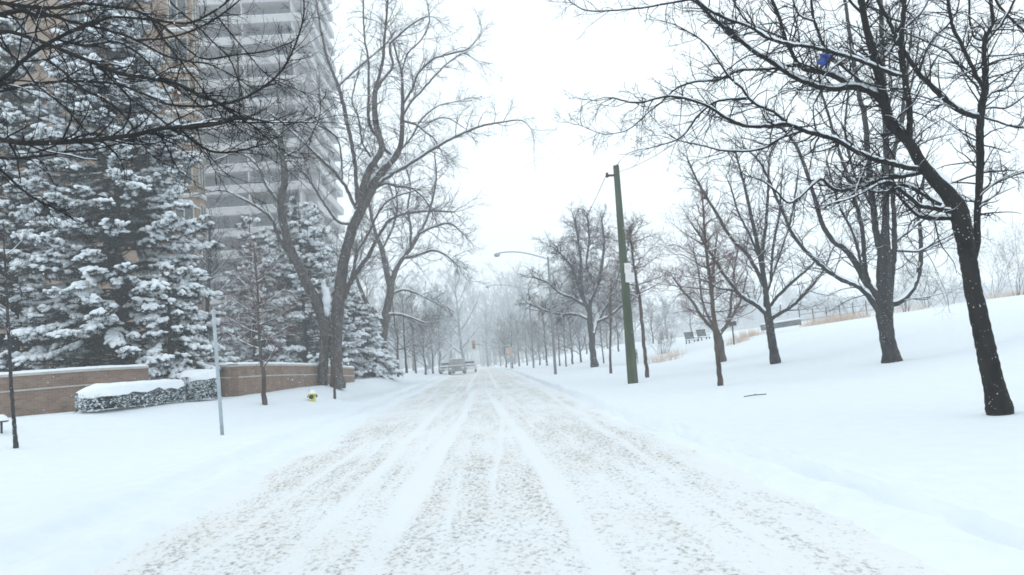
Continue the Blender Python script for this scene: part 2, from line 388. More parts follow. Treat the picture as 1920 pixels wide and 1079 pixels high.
def catmull(P, step):
    P = np.asarray(P, float); n = len(P)
    if n < 2: return P
    E = np.vstack([2*P[0] - P[1], P, 2*P[-1] - P[-2]]); out = []
    for i in range(n-1):
        a, b_, c, d = E[i:i+4]; m = max(1, int(np.linalg.norm(c[:2] - b_[:2])/step)); t = np.arange(m)[:, None]/m
        out.append(.5*((2*b_) + (-a+c)*t + (2*a-5*b_+4*c-d)*t*t + (-a+3*b_-3*c+d)*t**3))
    out.append(P[-1:]); return np.vstack(out)
def seg_dir(P):
    T = np.gradient(P, axis=0); return T/(np.linalg.norm(T, axis=-1, keepdims=True) + 1e-9)

def traced_tree(name, label, cat, base, traces, mt, mtw, seed, Y=None, spacing=.25, tl=(.5, 1.4), lv=(5, 4), wmin=.0035,
                spread=.45, up=.06, snow=.6, tsnow=.3, bias=.1, group=None, K=(7, 5, 4), ang=(30, 70), curl=.35, droop=0, skiptrunk=True, l3=3, ntr=1, rs=1.0, snowmin=.006, root=None, tipthin=.45):
    """a tree whose limbs follow measured lines (x, y, width in frame pixels), spread in depth, with grown twigs"""
    r_ = np.random.default_rng(seed)
    if Y is None: b0 = hit(*base); Y = b0[1]
    else: b0 = at(*base, Y); b0[2] = smooth_ground(b0[0], Y)
    if root is not None: b0 = np.array(root, float)
    s = Y/F
    wood, crown, snw = Tubes(), Tubes(), Tubes(); done = np.zeros((0, 3)); lines = []
    for ti, tr in enumerate(traces):
        A = catmull(np.array(tr, float), 7 if s < .012 else 6); A[1:-1, :2] += r_.normal(size=(len(A)-2, 2))*np.minimum(A[1:-1, 2:]*(.02 if A[0, 2] > 16 else .07), .5)
        if ti < ntr: yo = np.zeros(len(A))
        else:
            j = np.argmin(((done[:, :2] - A[0, :2])**2).sum(1)); y0 = done[j, 2]
            k1 = r_.uniform(-spread, spread); arc = np.concatenate([[0], np.cumsum(np.linalg.norm(np.diff(A[:, :2], axis=0), axis=1))])*s
            yo = y0 + k1*arc + r_.uniform(-.12, .12)*arc*arc/max(arc[-1], 1)
        done = np.vstack([done, np.c_[A[:, :2], yo]])
        P = np.array([at(a[0], a[1], Y + o) for a, o in zip(A, yo)]); R = A[:, 2]/2*s*rs*np.array([-(RW.T @ ray(a[0], a[1]))[2] for a in A])
        if ti == 0: P[0, 2] -= .15; R = R*(1 + .22*np.exp(-((P[:, 2] - P[1, 2])/.22)**2))
        n = 14 if R.max() > .12 else 10 if R.max() > .04 else 7
        wood.add(P, R, n)
        if snow: snow_on(snw, P, R, 1.0 if ti < ntr else snow, 7, r_)
        lines.append((ti, P, R, A))
    B = []
    for ti, P, R, A in lines:
        T = seg_dir(P); arc = np.concatenate([[0], np.cumsum(np.linalg.norm(np.diff(P, axis=0), axis=1))])
        m = max(2, int(arc[-1]/spacing)); t = r_.uniform(.5 if (ti < ntr and skiptrunk) else .08, 1.0, m)*arc[-1]
        p = np.stack([np.interp(t, arc, P[:, k]) for k in range(3)], -1); tg = np.stack([np.interp(t, arc, T[:, k]) for k in range(3)], -1)
        tg /= np.linalg.norm(tg, axis=-1, keepdims=True); rr = np.interp(t, arc, R)
        an = np.radians(r_.uniform(*ang, m))[:, None]; d = tg*np.cos(an) + perp(tg, r_)*np.sin(an) + np.array([0, 0, bias]); d /= np.linalg.norm(d, axis=-1, keepdims=True)
        B.append((p, d, r_.uniform(*tl, m)*(1.15 - .5*t/arc[-1]), np.clip(rr*tipthin, wmin*1.5, wmin*5)))
        # the tip carries on as a spray
        B.append((np.repeat(P[-1:], 3, 0), T[-1:]*.9 + perp(np.repeat(T[-1:], 3, 0), r_)*.35, r_.uniform(*tl, 3)*.8, np.full(3, max(min(R[-1]*.7, wmin*4), wmin))))
    p = np.concatenate([x[0] for x in B]); d = np.concatenate([x[1] for x in B]); ln = np.concatenate([x[2] for x in B]); r0 = np.concatenate([x[3] for x in B])
    d /= np.linalg.norm(d, axis=-1, keepdims=True)
    P1 = grow(p, d, ln, K[0], r_, curl, up); R1 = np.maximum(taper(r0, K[0]), wmin*.8); crown.add(P1, R1, 5)
    if tsnow: snow_on(snw, P1, R1, tsnow, 5, r_, snowmin)
    p, d, l2, r2 = kids(P1, ln, r0, lv[0], r_, bias=bias*.5); P2 = grow(p, d, l2, K[1], r_, curl, up - droop); R2 = np.maximum(taper(r2, K[1]), wmin*.7); crown.add(P2, R2, 4)
    if tsnow: snow_on(snw, P2, R2, tsnow, 4, r_, snowmin)
    p, d, l3_, r3 = kids(P2, l2, r2, lv[1], r_, lr=(.3, .75)); P3 = grow(p, d, l3_, K[2], r_, curl, up - droop); R3 = np.maximum(taper(r3, K[2]), wmin*.55); crown.add(P3, R3, l3)
    if tsnow: snow_on(snw, P3, R3, tsnow*.7, 3, r_, snowmin)
    t = thing(name, label, cat, tuple(b0), group)
    wood.build('trunk', mt, t, rough=.07, origin=b0, seed=seed); crown.build('crown', mtw, t, origin=b0)
    if not snw.empty(): snw.build('snow', M_snow2, t, origin=b0)
    return t

def made_tree(name, label, cat, H, mt, mtw, seed, form='round', r0=.16, fork=.3, limbs=9, snow=.5, tsnow=.3, wmin=.006, group=None, dens=1.0, twl=(.7, 1.4), lean=0, base=(0, 0, 0), up=.05):
    """a whole grown tree, origin at its foot"""
    r_ = np.random.default_rng(seed); wood, crown, snw = Tubes(), Tubes(), Tubes()
    K = 14; tz = np.linspace(0, 1, K); top = .92 if form != 'vase' else .55
    P = np.stack([np.cumsum(r_.normal(size=K)*H*.006) + lean*tz*H, np.cumsum(r_.normal(size=K)*H*.006), tz*H*top - .1], -1); R = r0*(1 - .86*tz**.8); wood.add(P, R, 10)
    n = limbs; t = np.linspace(fork, .97, n) + r_.uniform(-.02, .02, n); t = np.clip(t, 0, .98)
    if form == 'vase': t = np.linspace(fork, .85, n)**1.1
    p = np.stack([np.interp(t, tz, P[:, k]) for k in range(3)], -1); az = np.arange(n)*2.4 + r_.uniform(-.4, .4, n)
    u = (t - fork)/(1 - fork)
    if form == 'round': el = np.radians(28 + 40*u); ln = H*(.46 - .26*u)
    elif form == 'vase': el = np.radians(50 + 22*u); ln = H*(.6 - .12*u)
    elif form == 'conic': el = np.radians(18 + 30*u); ln = H*(.30 - .22*u)
    else: el = np.radians(45 + 20*u); ln = H*(.22 - .12*u)
    ln = ln*r_.uniform(.8, 1.15, n)
    d = np.stack([np.cos(az)*np.cos(el), np.sin(az)*np.cos(el), np.sin(el)], -1); rr = np.interp(t, tz, R)*.6
    P1 = grow(p, d, ln, 10, r_, .35, up, .12); R1 = np.maximum(taper(rr, 10, .2), wmin); wood.add(P1, R1, 7); snow_on(snw, P1, R1, snow, 6, r_)
    p, d, l2, r2 = kids(P1, ln, rr, max(2, int(9*dens)), r_, bias=.15, lr=(.3, .6)); P2 = grow(p, d, l2, 7, r_, .4, up); R2 = np.maximum(taper(r2, 7), wmin*.8); crown.add(P2, R2, 5); snow_on(snw, P2, R2, tsnow, 4, r_)
    p, d, l3, r3 = kids(P2, l2, r2, max(2, int(6*dens)), r_, bias=.05, lr=(.3, .7)); P3 = grow(p, d, l3, 5, r_, .4, up); R3 = np.maximum(taper(r3, 5), wmin*.65); crown.add(P3, R3, 3); snow_on(snw, P3, R3, tsnow*.7, 3, r_)
    p, d, l4, r4 = kids(P3, l3, r3, max(1, int(3*dens)), r_, lr=(.4, .8)); P4 = grow(p, d, l4, 4, r_, .4, up); crown.add(P4, np.maximum(taper(r4, 4), wmin*.5), 3)
    t = thing(name, label, cat, tuple(base), group)
    wood.build('trunk', mt, t, rough=.12, seed=seed); crown.build('crown', mtw, t)
    if not snw.empty(): snw.build('snow', M_snow2, t)
    return t

# ---- black maple on the right verge
T1 = [
 [(1875,772,47),(1862,715,44),(1849,655,41),(1838,605,39),(1828,560,37),(1819,510,36),(1812,465,37),(1804,425,40),(1796,393,41),(1778,365,34),(1759,345,30),(1742,325,27),(1727,306,25),(1705,269,22),(1687,250,21),(1669,231,21),(1658,195,20),(1650,150,19),(1638,103,18),(1629,70,16),(1618,20,14),(1612,-40,12),(1600,-120,8),(1590,-200,5)],
 [(1822,490,20),(1832,455,15),(1832,425,14),(1833,395,15),(1836,350,16),(1838,300,17),(1837,251,17),(1841,197,17),(1848,168,16),(1846,130,12),(1846,81,11),(1856,55,10),(1862,45,9),(1858,0,8),(1856,-60,6),(1850,-130,4)],
 [(1705,272,14),(1706,235,13),(1705,197,13),(1697,150,13),(1691,115,12),(1690,75,11),(1694,27,10),(1697,-10,9),(1704,-90,5)],
 [(1836,219,13),(1815,214,13),(1795,205,13),(1775,190,12),(1759,175,12),(1740,155,11),(1723,139,11),(1705,112,10),(1687,83,10),(1675,60,9),(1665,36,9),(1648,5,8),(1630,-50,5)],
 [(1656,193,15),(1640,178,15),(1620,168,14),(1597,163,14),(1566,167,12),(1526,161,11),(1485,143,10),(1450,119,10),(1409,94,9),(1373,63,9),(1338,36,8),(1302,2,6),(1275,3,5),(1217,13,4),(1150,20,3.5),(1100,20,3),(1072,6,2.2)],
 [(1600,162,13),(1575,148,13),(1553,139,12),(1530,134,11),(1508,130,10),(1495,118,9),(1485,100,9),(1472,72,9),(1459,27,8),(1445,-5,7),(1425,-60,5)],
 [(1692,143,9),(1672,138,9),(1651,130,9),(1606,112,8),(1553,96,8),(1515,88,7),(1481,83,7),(1445,74,7),(1405,51,6),(1347,29,6),(1311,4,5),(1285,-25,4)],
 [(1617,156,5),(1600,142,6),(1580,125,6),(1557,107,6),(1545,88,6),(1536,65,6),(1526,40,6),(1521,0,6),(1515,-50,4)],
 [(1499,121,6),(1470,126,6),(1441,130,6),(1410,131,5.5),(1382,134,5.5),(1347,150,5),(1302,154,5),(1266,168,4),(1239,193,3.5),(1217,210,3),(1181,242,2.5),(1150,251,2),(1127,251,2),(1087,235,1.6)],
 [(1726,318,11),(1705,316,11),(1687,311,11),(1642,300,10),(1597,280,9),(1566,262,9),(1508,246,8),(1476,233,7.5),(1441,237,7),(1400,237,6.5),(1365,224,6),(1338,206,5),(1311,193,4.5),(1257,181,4),(1194,193,3),(1150,184,2.2)],
 [(1476,233,6),(1450,210,5.5),(1418,197,5),(1400,180,5),(1391,166,4.5),(1372,150,4),(1350,120,3.5),(1320,80,3),(1290,60,2.5)],
 [(1508,246,5),(1485,252,5),(1463,260,5),(1432,278,4.5),(1400,284,4),(1382,284,4),(1350,282,3.5),(1315,273,3),(1275,265,2)],
 [(1400,184,4.5),(1365,187,4),(1340,192,4),(1311,215,4),(1284,251,3.5),(1266,264,3),(1240,272,2)],
 [(1735,322,10),(1700,330,9),(1656,336,9),(1615,349,8),(1575,358,7),(1555,350,7),(1539,336,6),(1517,354,5),(1481,381,4.5),(1454,358,4),(1430,340,3),(1400,330,2)],
 [(1792,400,12),(1768,394,11),(1745,390,10),(1723,385,9),(1696,363,8),(1665,342,7),(1640,350,5),(1600,370,4),(1550,385,3)],
 [(1790,408,12),(1760,410,10),(1732,408,9),(1718,402,8),(1705,390,8),(1690,374,7),(1678,358,6),(1650,340,4),(1620,335,3)],
 [(1765,385,10),(1735,368,9),(1710,352,8),(1680,348,7),(1650,360,5),(1615,352,4),(1570,345,3)],
 [(1846,76,6),(1828,72,5.5),(1819,45,5),(1817,0,5),(1812,-50,4)],
 [(1846,85,6.5),(1860,65,6.5),(1875,49,6),(1890,25,6),(1902,0,5.5),(1920,-40,4)],
 [(1848,172,11),(1835,150,10),(1812,103,9),(1798,75,8.5),(1786,49,8),(1777,0,7.5),(1770,-60,5)],
 [(1860,-10,6),(1880,20,6),(1920,58,5.5),(1960,85,4),(2010,110,3)],
 [(1848,222,5),(1870,228,4.5),(1889,235,4.5),(1920,240,4),(1970,235,3)],
 [(1848,204,4.5),(1865,202,4.5),(1884,204,4),(1905,193,4),(1925,177,3.5),(1970,150,2)],
 [(1846,125,4),(1870,115,3.5),(1889,110,3.5),(1920,104,3),(1980,108,2)],
 [(1838,358,5),(1855,350,5),(1875,340,4.5),(1900,330,4),(1925,321,4),(1980,300,2)],
 [(1842,324,5),(1862,322,4.5),(1882,321,4)],
 [(1835,165,5),(1818,148,5),(1803,130,5),(1777,96,5),(1765,92,5),(1750,85,5),(1732,76,4.5),(1714,69,4),(1690,60,3)],
 [(1656,110,6),(1670,95,6),(1682,78,6),(1700,50,5),(1730,20,4),(1750,-20,3)],
 [(1640,105,5),(1610,108,4.5),(1590,108,4),(1565,125,3.5),(1540,150,3)],
 [(1620,30,6),(1600,10,6),(1585,-10,5),(1560,-50,4)],
 [(1793,207,4),(1770,195,3.5),(1740,185,3.5),(1715,178,3),(1680,165,3)],
 [(1841,197,5),(1860,175,4.5),(1890,165,4),(1915,130,3.5),(1950,90,3)],
 [(1723,139,5),(1735,100,4.5),(1752,70,4),(1775,50,4),(1795,20,3.5),(1800,-20,3)],
 [(1472,72,5),(1440,60,4.5),(1400,40,4),(1380,10,3.5),(1370,-20,3)],
 [(1526,40,5),(1500,30,4),(1490,10,4),(1480,-20,3)],
]
maple = traced_tree('bare_maple_tree', 'big wet black bare tree leaning at far right with snow lying along its limbs', 'tree', (1873, 771), T1, M_bark_black, M_twig_black, 11,
    spacing=.085, tl=(.3, 1.1), lv=(4, 3), wmin=.003, spread=.5, up=.0, snow=1.0, tsnow=.15, bias=-.03, curl=.45, ang=(30, 80), snowmin=.007)

# ---- many-stemmed tree on the slope
T9 = [
 [(1674,684,36),(1668,655,32),(1661,614,31),(1658,580,36),(1658,545,33),(1658,500,30),(1658,462,26),(1660,430,16),(1661,380,14),(1662,314,13),(1660,224,12),(1656,134,11),(1653,50,10),(1650,-40,7)],
 [(1652,470,15),(1645,450,14),(1638,394,13),(1629,314,13),(1622,224,12),(1611,179,11),(1597,90,10),(1584,0,8),(1575,-60,5)],
 [(1665,570,12),(1672,530,11),(1677,458,11),(1676,400,10),(1673,350,9),(1675,300,8),(1690,220,7),(1700,140,6),(1710,50,5)],
 [(1650,560,17),(1638,547,15),(1623,528,15),(1611,505,14),(1599,485,13),(1582,465,12),(1564,454,11),(1545,427,10),(1535,400,9),(1524,360,8),(1512,322,8),(1502,295,7),(1490,269,6),(1470,245,5),(1445,225,4)],
 [(1648,585,13),(1635,565,12),(1619,546,10),(1600,533,9),(1584,528,9),(1552,509,8),(1521,481,8),(1490,446,7),(1475,415,6),(1462,385,6),(1445,345,5),(1425,305,4),(1400,280,3)],
 [(1630,530,9),(1622,500,9),(1618,440,9),(1610,400,8),(1602,375,8),(1590,330,8),(1575,291,7),(1563,250,7),(1553,215,6),(1540,170,5),(1530,100,4)],
 [(1662,572,14),(1675,570,13),(1688,566,13),(1704,552,12),(1715,535,12),(1722,515,11),(1726,495,10),(1727,460,9),(1725,425,8),(1722,405,7),(1730,360,5),(1735,300,4)],
 [(1677,456,6),(1690,445,6),(1708,431,6),(1728,415,5),(1760,398,4),(1790,380,3)],
 [(1680,470,5),(1700,472,5),(1724,471,5),(1750,458,4),(1782,442,3)],
 [(1726,475,4),(1750,463,4),(1780,450,3),(1810,430,2)],
 [(1638,394,6),(1620,360,6),(1600,320,5),(1585,250,5),(1590,180,4),(1600,130,4)],
 [(1662,314,6),(1680,270,5),(1700,200,5),(1715,130,4),(1725,60,4)],
 [(1660,224,5),(1672,170,5),(1668,110,4),(1680,40,3)],
 [(1623,528,5),(1600,440,5),(1575,390,4),(1560,340,4),(1550,300,3)],
]
traced_tree('bare_tree', 'stout grey tree with many upright stems curving from one short trunk on the slope', 'tree', (1673, 682), T9, M_bark_dark, M_twig_dark, 12,
    spacing=.3, tl=(.8, 2.2), lv=(5, 4), wmin=.0036, spread=.4, up=.02, snow=.9, tsnow=.3, bias=.1)

T8 = [
 [(1454,684,19),(1449,650,17),(1443,612,16),(1439,584,15),(1436,550,11),(1432,520,10),(1420,458,8),(1408,403,7),(1395,345,5),(1380,290,3)],
 [(1437,590,9),(1420,575,8),(1389,555,7),(1372,535,6),(1358,516,6),(1335,480,5),(1318,450,4),(1300,425,3)],
 [(1434,540,8),(1420,510,8),(1401,477,7),(1373,450,6),(1350,411,6),(1325,370,5),(1305,335,4),(1290,300,3)],
 [(1436,555,7),(1447,520,6),(1455,497,6),(1465,465,6),(1475,438,5),(1485,400,5),(1490,370,4),(1497,320,3)],
 [(1442,602,8),(1460,590,7),(1486,573,6),(1510,550,6),(1533,524,5),(1548,500,4),(1560,470,3)],
 [(1439,580,7),(1455,560,6),(1478,536,6),(1500,517,5),(1520,500,4),(1535,480,3)],
 [(1434,530,7),(1430,480,6),(1436,420,6),(1440,360,5),(1442,300,3)],
 [(1438,585,7),(1400,560,6),(1375,545,5),(1345,540,4),(1320,520,3)],
 [(1430,500,5),(1405,440,5),(1385,400,4),(1370,350,3)],
 [(1445,525,5),(1450,460,5),(1462,400,4),(1465,340,3)],
]
traced_tree('bare_tree', 'medium bare tree fanning out from a short trunk, left of the many-stemmed tree', 'tree', (1453, 683), T8, M_bark_dark, M_twig_dark, 13,
    spacing=.24, tl=(.7, 2.2), lv=(5, 4), wmin=.004, spread=.5, up=.04, snow=.6, tsnow=.2, bias=.12)

T7 = [
 [(1355,680,14),(1352,655,13),(1348,630,12),(1342,610,7),(1338,585,6),(1336,540,5),(1340,480,4),(1345,440,3)],
 [(1347,628,9),(1329,609,7),(1311,587,6),(1298,565,5),(1280,545,4),(1262,520,3)],
 [(1347,630,8),(1360,614,7),(1369,587,6),(1371,555,5),(1376,510,4),(1385,460,3)],
 [(1345,622,6),(1326,590,5),(1315,555,4),(1310,510,3),(1300,470,3)],
 [(1358,618,5),(1375,590,5),(1390,560,4),(1400,520,3)],
]
traced_tree('bare_tree', 'small vase shaped bare tree standing on the slope just behind the slim brown tree', 'tree', (1354, 679), T7, M_bark_brown, M_twig_brown, 14,
    spacing=.3, tl=(.8, 2.2), lv=(5, 4), wmin=.0045, spread=.5, up=.05, snow=.5, tsnow=.2)
T6 = [
 [(1352,727,10),(1349,700,10),(1344,655,9),(1340,615,9),(1336,569,8),(1331,530,7),(1327,494,6),(1322,449,5),(1319,400,3.5),(1316,355,2.5)],
]
for k, (y, dx, up_) in enumerate([(600,-55,18),(592,60,26),(575,-70,30),(566,66,30),(550,-80,22),(545,70,40),(530,-75,26),(522,60,36),(508,-70,34),(500,66,30),(486,-62,30),(478,55,34),(463,-50,34),(452,46,30),(440,-38,30),(425,34,30),(410,-26,30)]):
    x0 = np.interp(y, [355, 494, 615, 727], [1316, 1327, 1340, 1352]); g = random.uniform(.6, 1.25); T6.append([(x0, y + random.uniform(-7, 7), 2.6), (x0 + dx*.35*g, y - up_*random.uniform(.1, .5), 2), (x0 + dx*.75*g, y - up_*random.uniform(.5, 1), 1.5), (x0 + dx*g, y - up_*random.uniform(.7, 1.5), 1)])
traced_tree('slim_bare_tree', 'slim young tree with dense fine reddish brown side twigs, right of the wooden pole', 'tree', (1352, 726), T6, M_bark_brown, M_twig_brown, 15,
    spacing=.1, tl=(.4, 1.2), lv=(5, 4), wmin=.0024, spread=1.2, up=.01, snow=.4, tsnow=.1, bias=.05, curl=.5)
T5 = [[(1214,709,7),(1209,660,7),(1203,600,6.5),(1199,560,6),(1192,520,5),(1186,480,4),(1180,430,3)]]
for k, (y, dx, up_) in enumerate([(560,-45,18),(552,52,20),(538,-50,26),(530,55,24),(515,-48,30),(508,50,28),(495,-44,30),(485,45,26),(470,-36,28),(462,40,30),(445,30,30)]):
    x0 = np.interp(y, [430, 520, 600, 709], [1180, 1192, 1203, 1214]); g = random.uniform(.6, 1.25); T5.append([(x0, y + random.uniform(-6, 6), 2.4), (x0 + dx*.4*g, y - up_*random.uniform(.1, .5), 1.8), (x0 + dx*g, y - up_*random.uniform(.6, 1.3), 1)])
traced_tree('slim_bare_tree', 'slim brown sapling standing just right of the foot of the wooden pole', 'tree', (1214, 708), T5, M_bark_brown, M_twig_brown, 16,
    spacing=.13, tl=(.5, 1.5), lv=(6, 4), wmin=.0035, spread=1.2, up=.01, snow=.4, tsnow=.2)
T4 = [
 [(1115,690,14),(1112,660,12),(1109,630,12),(1107,605,11),(1105,587,9),(1098,570,8),(1091,556,8),(1080,520,6),(1067,494,5),(1045,470,3),(1030,460,1.5)],
 [(1112,628,9),(1120,600,8),(1133,580,7),(1142,565,7),(1152,540,6),(1160,510,5),(1175,470,4),(1185,430,3)],
 [(1107,590,8),(1107,569,7),(1117,545,6),(1125,520,6),(1131,480,5),(1133,450,4),(1128,410,3)],
 [(1093,560,6),(1090,530,5),(1089,485,5),(1084,450,4),(1078,410,3)],
 [(1100,575,6),(1075,560,5),(1050,550,4),(1025,530,3),(1000,520,3)],
 [(1117,605,5),(1140,595,5),(1165,575,4),(1190,560,3)],
 [(1104,600,5),(1080,590,5),(1050,590,4),(1015,580,3),(985,565,3)],
 [(1120,545,5),(1100,500,4),(1105,450,4),(1100,400,3)],
]
traced_tree('bushy_bare_tree', 'bushy dark bare tree with a wide dense crown just left of the wooden pole', 'tree', (1114, 689), T4, M_bark_dark, M_twig_dark, 17,
    spacing=.13, tl=(1.2, 3.0), lv=(9, 6), wmin=.0055, spread=.7, up=.0, snow=.9, tsnow=.3, ang=(35, 85), curl=.6)

# ---- twin-trunk tree at left of the road
T2 = [
 [(634,724,32),(632,700,27),(630,660,27),(631,610,28),(635,570,28),(642,506,25),(649,470,23),(662,425,23),(674,402,22),(693,362,22),(713,327,19),(740,296,15),(752,269,12),(754,226,10),(755,187,8),(753,136,6),(747,115,5),(735,70,4)],
 [(603,728,24),(606,690,22),(608,650,22),(609,610,27),(594,567,26),(577,536,23),(558,495,20),(542,460,19),(532,421,18),(526,381,17),(534,339,16),(530,296,15),(524,262,14),(502,237,11),(471,222,9),(448,218,7),(400,225,6),(350,238,4),(310,250,3)],
 [(672,385,17),(683,345,16),(693,318,15),(705,300,14),(716,278,14),(709,249,14),(703,218,13),(703,171,11),(709,150,7),(718,113,7),(720,85,6),(724,40,5),(728,-10,4)],
 [(704,172,8),(716,152,7),(736,125,6),(732,100,6),(732,82,5),(750,65,5),(767,50,4),(785,38,4),(802,31,3)],
 [(740,298,7),(722,280,7),(713,262,7),(693,234,7),(691,163,6),(691,117,5),(683,66,4),(681,0,4)],
 [(670,375,10),(668,345,9),(664,296,9),(652,234,9),(635,163,8),(619,125,7),(606,78,6),(596,23,5),(590,-30,4)],
 [(635,162,5),(662,136,5),(689,113,5),(706,98,4),(724,82,4),(740,60,3)],
 [(755,198,6),(775,163,5),(783,140,5),(810,113,4.5),(845,101,4),(876,93,3),(899,70,2)],
 [(754,220,5),(772,190,5),(790,171,5),(818,140,4),(837,121,3),(868,101,3),(890,112,2)],
 [(700,352,8),(735,328,7),(763,311,7),(806,284,6),(845,261,5.5),(896,239,4.5),(938,230,3.5),(977,226,2.5),(997,243,1.5)],
 [(754,226,5),(779,234,5),(794,245,4),(815,262,3),(830,290,2)],
 [(794,240,3),(815,225,3),(840,222,2.5),(870,240,2)],
 [(668,392,8),(643,343,7),(607,304,6),(557,257,5),(530,230,4),(500,210,3)],
 [(664,418,7),(645,420,6),(631,413,6),(610,385,5.5),(588,350,5),(570,325,4),(553,304,4),(535,302,3)],
 [(520,376,10),(510,362,9),(499,346,9),(490,325,7),(487,317,6),(475,303,6),(467,296,5),(444,288,5),(420,295,4),(401,304,3),(372,330,2)],
 [(536,470,8),(520,440,8),(510,413,7),(495,397,6),(456,374,5),(421,358,4),(390,360,3)],
 [(450,218,5),(449,190,5),(448,156,4),(444,97,4),(430,60,3),(425,10,3)],
 [(645,560,12),(655,535,11),(667,516,10),(678,498,10),(691,481,9),(700,462,8),(709,446,7),(718,430,7),(730,414,6),(750,404,5),(769,400,5),(810,396,4),(850,398,3)],
 [(652,545,7),(664,500,7),(672,470,6),(690,440,5),(715,390,5),(740,370,4),(770,360,3)],
 [(693,362,7),(720,345,6),(745,350,5),(775,355,4),(800,380,3),(820,420,2)],
 [(642,343,4),(640,300,4),(632,260,3.5),(600,230,3),(570,200,3)],
 [(715,325,5),(700,300,5),(680,270,4),(672,220,4),(660,190,3),(668,150,3)],
 [(530,296,5),(560,280,4),(580,260,4),(600,215,3),(598,170,3)],
 [(748,285,5),(770,260,4),(790,225,4),(820,200,3),(860,190,2)],
 [(526,262,5),(535,220,4),(520,180,4),(525,130,3),(510,90,3)],
 [(753,136,4),(765,100,4),(790,75,3),(805,40,3),(800,0,2)],
]
traced_tree('old_bare_tree', 'huge old bare tree with two fused trunks dividing into a V beside the brick wall', 'tree', (620, 724), T2, M_bark_grey, M_twig_grey, 21,
    rs=.85, spacing=.42, tl=(1.3, 3.2), lv=(7, 5), wmin=.0045, spread=.4, up=.02, snow=.9, tsnow=.35, bias=.06, ntr=2, curl=.4, skiptrunk=False, snowmin=.01)
_by = float(hit(620, 724)[1]); _bt = [o for o in COL.objects if o.get('label', '').startswith('huge old')][0]
_c = at(613, 566, _by - .22); _v, _f = blobs(np.array([[0, 0, -.35], [0, 0, .1], [0, 0, .45], [-.12, 0, .85]]), np.tile([.03, .02, 1.0], (4, 1)), np.array([[.5, .15, .2], [.5, .27, .25], [.42, .24, .22], [.35, .14, .15]]), np.random.default_rng(4), .1)
mesh_obj('fork_snow', _v + _c - np.array(_bt.location), _f, M_snow2, _bt, smooth=True)
T3 = [
 [(717,705,22),(716,675,20),(717,640,20),(722,600,19),(728,570,17),(732,541,16),(727,520,13),(720,485,11),(714,462,10),(704,437,8),(695,400,6),(690,350,5),(700,310,4)],
 [(731,545,14),(740,512,12),(755,484,11),(769,467,10),(785,440,8),(800,410,6),(812,370,5),(818,330,4),(815,290,3)],
 [(718,600,11),(705,588,10),(691,574,9),(680,553,8),(672,532,7),(665,500,5),(668,460,4)],
 [(755,484,6),(780,480,6),(810,470,5),(835,478,4),(860,500,3)],
 [(769,467,6),(770,430,6),(765,390,5),(770,350,4),(760,310,3)],
 [(725,560,6),(750,545,5),(775,548,4),(800,560,3),(830,575,2)],
 [(785,440,5),(815,425,5),(845,420,4),(870,440,3)],
 [(715,470,5),(735,430,5),(745,390,4),(740,340,3)],
 [(720,590,6),(745,590,5),(770,596,4),(795,605,3)],
]
traced_tree('old_bare_tree', 'second large bare tree behind the twin-trunk tree, its fine crown drooping towards the road', 'tree', (718, 703), T3, M_bark_grey, M_twig_grey, 22,
    Y=62, rs=.88, spacing=.42, tl=(1.6, 4.0), lv=(8, 6), wmin=.0065, spread=.5, up=.02, snow=.8, tsnow=.35, droop=.06)

